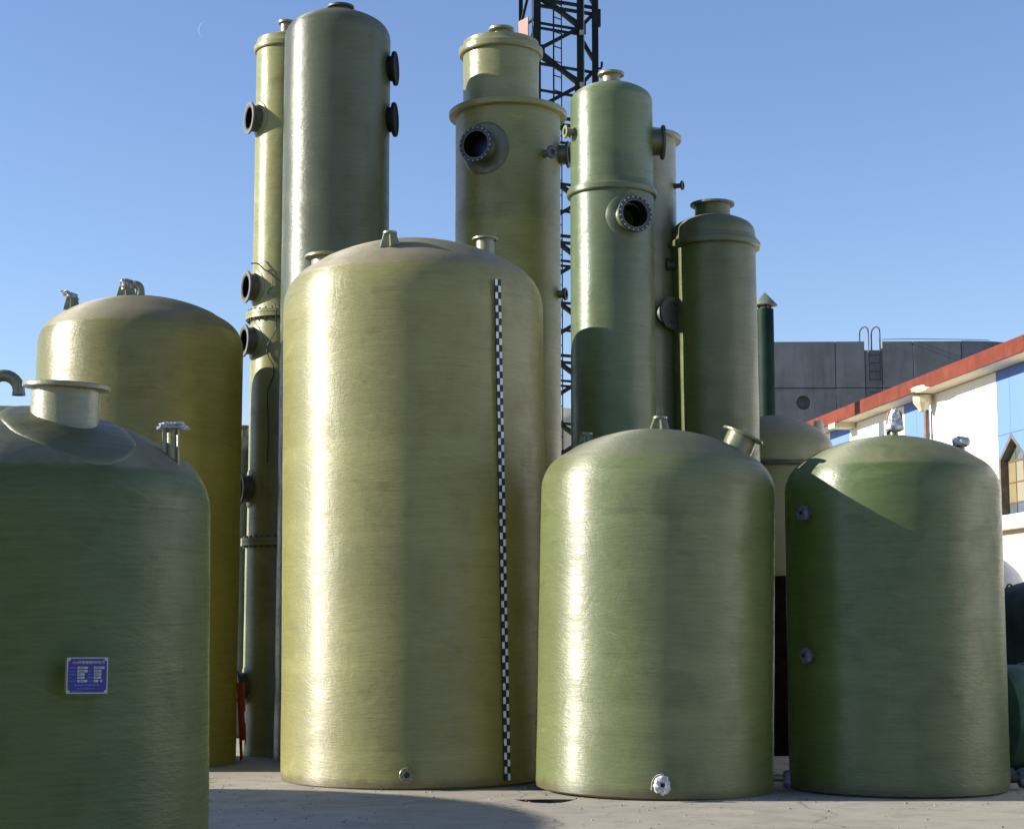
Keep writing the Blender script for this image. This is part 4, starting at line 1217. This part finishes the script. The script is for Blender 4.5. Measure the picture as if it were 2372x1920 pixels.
# ------------------------------------------------------------------ workshop building at right
def workshop():
    # local x runs along the wall away from the camera, local y into the building, z up
    ux = Vector((-0.1201, 0.9928, 0)).normalized()
    ang = math.atan2(ux.y, ux.x)
    r0 = empty('workshop_building', (9.478, 32.0, 0), (0, 0, ang))
    tag(r0, 'white and blue workshop with red roof edge and a pointed window, receding at right', 'building')
    # with x along the wall (away), the building lies to local -y (right of the wall); +y faces the yard
    T = 0.30
    zt = 6.46
    wl, wr, zsill, zsp, zap = 1.335, 0.10, 3.70, 4.74, 5.20     # window opening (left, right, sill, spring, apex)
    xm = (wl + wr) / 2
    def panel(s0, s1, z0, z1, mat, prot=0.0):
        g = 0.008
        put('wall_panel', MB().box(((s0 + s1) / 2, -T / 2 + prot, (z0 + z1) / 2), (s1 - s0 - g, T, z1 - z0 - g)).mesh('wall_panel', smooth=False), mat, r0)
    def poly(pts, mat, prot=0.0, name='wall_panel'):
        vs = [(x, prot, z) for x, z in pts] + [(x, prot - T, z) for x, z in pts]
        n = len(pts)
        fs = [tuple(range(n)), tuple(range(2 * n - 1, n - 1, -1))] + [(i, (i + 1) % n, n + (i + 1) % n, n + i) for i in range(n)]
        put(name, MB().add(vs, fs).mesh(name, smooth=False), mat, r0)
    g = 0.004
    # blue field round the gable of the window
    poly([(wl + 0.012, zsp + 0.0), (wl + 0.012, 5.21 - g), (xm + g, 5.21 - g), (xm + g, zap + 0.006)], M_WALLB)
    poly([(-0.05, zsp), (-0.05, 5.21 - g), (xm - g, 5.21 - g), (xm - g, zap + 0.006), (wr - 0.012, zsp)], M_WALLB)
    panel(xm, wl + 0.012, 5.21, zt, M_WALLB); panel(-0.05, xm, 5.21, zt, M_WALLB)
    panel(-0.05, wr, zsill, zsp, M_WALLW)
    # white and blue bands
    panel(wl + 0.012, 3.1, 3.7, zt, M_WALLW); panel(3.1, 4.95, 3.7, zt, M_WALLW)
    panel(4.95, 5.75, 3.7, zt, M_WALLB, 0.002); panel(5.75, 6.53, 3.7, zt, M_WALLB, 0.002)
    panel(6.53, 8.5, 3.7, zt, M_WALLW); panel(8.5, 10.41, 3.7, zt, M_WALLW)
    panel(10.41, 12.0, 3.7, zt, M_WALLB, 0.002); panel(12.0, 16.0, 3.7, zt, M_WALLW)
    for s0, s1, m in ((-1.5, -0.05, M_WALLW), (-5.5, -1.5, M_WALLW), (-7.0, -5.5, M_WALLB), (-13, -7.0, M_WALLW), (-14.5, -13, M_WALLB), (-19, -14.5, M_WALLW)):
        panel(s0, s1, 3.7, zt, m)
    # lower wall
    for s0, s1 in ((-19, -10), (-10, -3), (-3, 0.45), (0.45, 3.1), (3.1, 6.5), (6.5, 10.4), (10.4, 16)):
        panel(s0, s1, 0.0, 3.2, M_WALLW)
    # string course and peeling ledge
    put('string_course', MB().box((-1.5, -T / 2 - 0.02, 3.295), (35, T, 0.185)).mesh('string_course', smooth=False), M_CREAM, r0)
    put('ledge', MB().box((-1.5, -0.06, 3.45), (35, 0.55, 0.115)).mesh('ledge', smooth=False), M_SILL, r0)
    put('sill_band', MB().box((-1.5, -T / 2 + 0.01, 3.60), (35, T, 0.175)).mesh('sill_band', smooth=False), M_WALLW, r0)
    put('floor_slab', MB().box((-1.5, -3.5, 6.50), (35, 6.4, 0.07)).mesh('floor_slab', smooth=False), M_CREAM, r0)
    # eave: soffit, red fascia
    put('soffit', MB().box((-1.5, 0.24, 6.50), (35, 0.479, 0.07)).mesh('soffit', smooth=False), M_CREAM, r0)
    xs = [-19, -9, -0.4, 5.35, 11.2, 16]
    for x0, x1 in zip(xs[:-1], xs[1:]):
        put('fascia_board', MB().box(((x0 + x1) / 2, 0.51, 6.60), (x1 - x0 - 0.006, 0.06, 0.29)).mesh('fascia_board', smooth=False), M_FASC, r0)
    put('roof', MB().box((-1.5, -3.2, 6.66), (35, 7.3, 0.2)).mesh('roof', smooth=False), M_FASC, r0)
    # broken plaster and rainwater hopper above the downpipe
    bm = bmesh.new()
    bmesh.ops.create_icosphere(bm, subdivisions=3, radius=1.0)
    for v in bm.verts:
        p = v.co.copy()
        k = 1 + 0.35 * noise.noise(p * 2.3) + 0.2 * noise.noise(p * 6)
        v.co = Vector((p.x * 0.55, p.y * 0.035, p.z * 0.075 + p.x * 0.03)) * k
    me = bpy.data.meshes.new('broken_plaster'); bm.to_mesh(me); bm.free()
    put('broken_plaster', me, M_CREAM, r0, Matrix.Translation((4.1, 0.522, 6.50)))
    o = put('downpipe', MB().tube([(4.86, 0.11, 6.15), (4.86, 0.11, 4.5), (4.86, 0.11, 2.2), (4.86, 0.11, 0.05)], 0.055, 14).mesh('downpipe'), M_PIPE, r0)
    put('hopper', MB().lathe([(0.06, 6.10), (0.10, 6.16), (0.19, 6.28), (0.20, 6.44), (0, 6.44)], 10, Matrix.Translation((4.72, 0.24, 0))).mesh('hopper', smooth=False), M_CREAM, o)
    for z in (5.6, 4.4, 3.0):
        put('pipe_clip', ring(0.052, 0.07, z, z + 0.05, 16, Matrix.Translation((4.86, 0.11, 0))).mesh('pipe_clip'), M_PIPE, o)
    # eave bracket nearer the far end
    put('eave_bracket', MB().box((10.1, 0.30, 6.40), (0.5, 0.5, 0.12)).mesh('eave_bracket', smooth=False), M_CREAM, r0)
    # ---- window
    W = put('window', MB().box((xm, -0.19, zsill - 0.012), (wl - wr, 0.20, 0.024)).mesh('window', smooth=False), M_FRAME, r0)
    yg = -0.16
    # reveal lining of the opening
    def lining(p, q, nm='reveal'):
        put(nm, MB().beam((p[0], -0.09, p[1]), (q[0], -0.09, q[1]), 0.03, 0.24).mesh(nm, smooth=False), M_REVEAL, W)
    mbr = MB()
    for (p, q) in (((wl, zsill), (wl, zsp)), ((wr, zsill), (wr, zsp))):
        x = p[0] + (-0.035 if p[0] == wl else 0.035)
        put('reveal', MB().box((x, -0.10, (zsill + zsp) / 2), (0.07, 0.20, zsp - zsill)).mesh('reveal', smooth=False), M_REVEAL, W)
    for sgn in (1, -1):
        xa = wl if sgn > 0 else wr
        pts = [(xa, zsp), (xm, zap), (xm, zap - 0.085), (xa - sgn * 0.072, zsp)]
        vs = [(x, 0.0, z) for x, z in pts] + [(x, -0.2, z) for x, z in pts]
        put('reveal', MB().add(vs, [(0, 1, 2, 3), (7, 6, 5, 4), (0, 4, 5, 1), (1, 5, 6, 2), (2, 6, 7, 3), (3, 7, 4, 0)]).mesh('reveal', smooth=False), M_REVEAL, W)
    i0, i1 = wr + 0.072, wl - 0.072
    colx = [i0, i0 + (i1 - i0) / 3, i0 + 2 * (i1 - i0) / 3, i1]
    rowz = [zsill, 3.92, 4.30, 4.70]
    mats = {(0, 0): M_PANEG, (0, 1): M_PANED, (0, 2): M_PANEG, (1, 0): M_PANEC, (2, 0): M_PANED}
    for r in range(3):
        for c in range(3):
            m = mats.get((r, c), M_PANEC)
            if r == 0: m = (M_PANEG, M_PANED, M_PANEG)[c]
            x0, x1 = colx[c], colx[c + 1]
            put('pane', MB().box(((x0 + x1) / 2, yg, (rowz[r] + rowz[r + 1]) / 2), (x1 - x0 - 0.02, 0.012, rowz[r + 1] - rowz[r] - 0.02)).mesh('pane', smooth=False), m, W)
    # gable panes
    sl = (zap - 0.085 - zsp) / (xm - i0)
    def gz(x): return zsp + sl * (min(x, 2 * xm - x) - i0)
    for c in range(3):
        x0, x1 = colx[c] + 0.01, colx[c + 1] - 0.01
        pts = [(x0, 4.715), (x1, 4.715), (x1, max(4.72, gz(x1)))]
        if c == 1: pts.append((xm, gz(xm)))
        pts.append((x0, max(4.72, gz(x0))))
        n = len(pts)
        vs = [(x, yg + 0.006, z) for x, z in pts] + [(x, yg - 0.006, z) for x, z in pts]
        fs = [tuple(range(n)), tuple(range(2 * n - 1, n - 1, -1))] + [(i, (i + 1) % n, n + (i + 1) % n, n + i) for i in range(n)]
        put('pane', MB().add(vs, fs).mesh('pane', smooth=False), M_PANEG, W)
    for x in colx[1:3]:
        put('glazing_bar', MB().box((x, yg, (zsill + gz(x)) / 2), (0.022, 0.03, gz(x) - zsill)).mesh('glazing_bar', smooth=False), M_FRAME, W)
    for z, h in ((3.92, 0.024), (4.30, 0.024), (4.705, 0.035)):
        put('glazing_bar', MB().box((xm, yg, z), (i1 - i0, 0.034, h)).mesh('glazing_bar', smooth=False), M_FRAME, W)
    put('glazing_bar', MB().box((xm, yg, 4.98), (0.36, 0.032, 0.018)).mesh('glazing_bar', smooth=False), M_FRAME, W)
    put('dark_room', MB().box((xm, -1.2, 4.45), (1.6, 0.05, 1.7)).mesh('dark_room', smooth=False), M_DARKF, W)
    # rear side walls so the block is closed from other viewpoints
    for s in (15.85, -18.85):
        put('end_wall', MB().box((s, -3.5, 3.23), (0.3, 6.7, 6.46)).mesh('end_wall', smooth=False), M_WALLW, r0)
    put('back_wall', MB().box((-1.5, -6.8, 3.23), (35, 0.3, 6.46)).mesh('back_wall', smooth=False), M_WALLW, r0)
workshop()

# ------------------------------------------------------------------ faint day moon
def moon():
    D_ = 9000.0
    p = Vector(((478 - 1186) / 4050, 1.0, 0))
    a, b = (478 - 1186) / 4050, (960 - 70) / 4050
    t = R(6.9)
    dirv = Vector((a, math.cos(t) - b * math.sin(t), math.sin(t) + b * math.cos(t))).normalized()
    r = D_ * math.tan(R(0.26))
    mb = MB()
    n = 24
    vs = []
    out_, inn = [], []
    for i in range(n + 1):
        th = R(68 + 190 * i / n)
        out_.append((r * math.cos(th), r * math.sin(th)))
        inn.append((r * (0.94 * math.cos(th) + 0.10), r * 0.99 * math.sin(th)))
    pts = []
    for i in range(n + 1):
        w = math.sin(PI * i / n)
        o_, q = out_[i], inn[i]
        pts.append((o_, (o_[0] + (q[0] - o_[0]) * w, o_[1] + (q[1] - o_[1]) * w)))
    fs = []
    for dep in (0, 4):
        for o_, q in pts:
            vs.append((o_[0], o_[1], dep)); vs.append((q[0], q[1], dep))
    N1 = 2 * (n + 1)
    for i in range(n):
        k = 2 * i
        fs += [(k, k + 2, k + 3, k + 1), (N1 + k, N1 + k + 1, N1 + k + 3, N1 + k + 2), (k, N1 + k, N1 + k + 2, k + 2), (k + 1, k + 3, N1 + k + 3, N1 + k + 1)]
    me = MB().add(vs, fs).mesh('moon', smooth=False)
    m, nt, P = newmat('moonlight')
    P.inputs['Base Color'].default_value = (0.01, 0.01, 0.01, 1)
    P.inputs['Roughness'].default_value = 1
    P.inputs['Emission Color'].default_value = (0.36, 0.55, 0.95, 1)
    P.inputs['Emission Strength'].default_value = MOON
    me.materials.append(m)
    o = put('moon', me)
    o.matrix_basis = Matrix.Translation(Vector((0, 0, 1.6)) + dirv * D_) @ (-dirv).to_track_quat('Z', 'Y').to_matrix().to_4x4()
    tag(o, 'faint crescent moon in the blue sky at upper left', 'moon')
MOON = 0.42
moon()
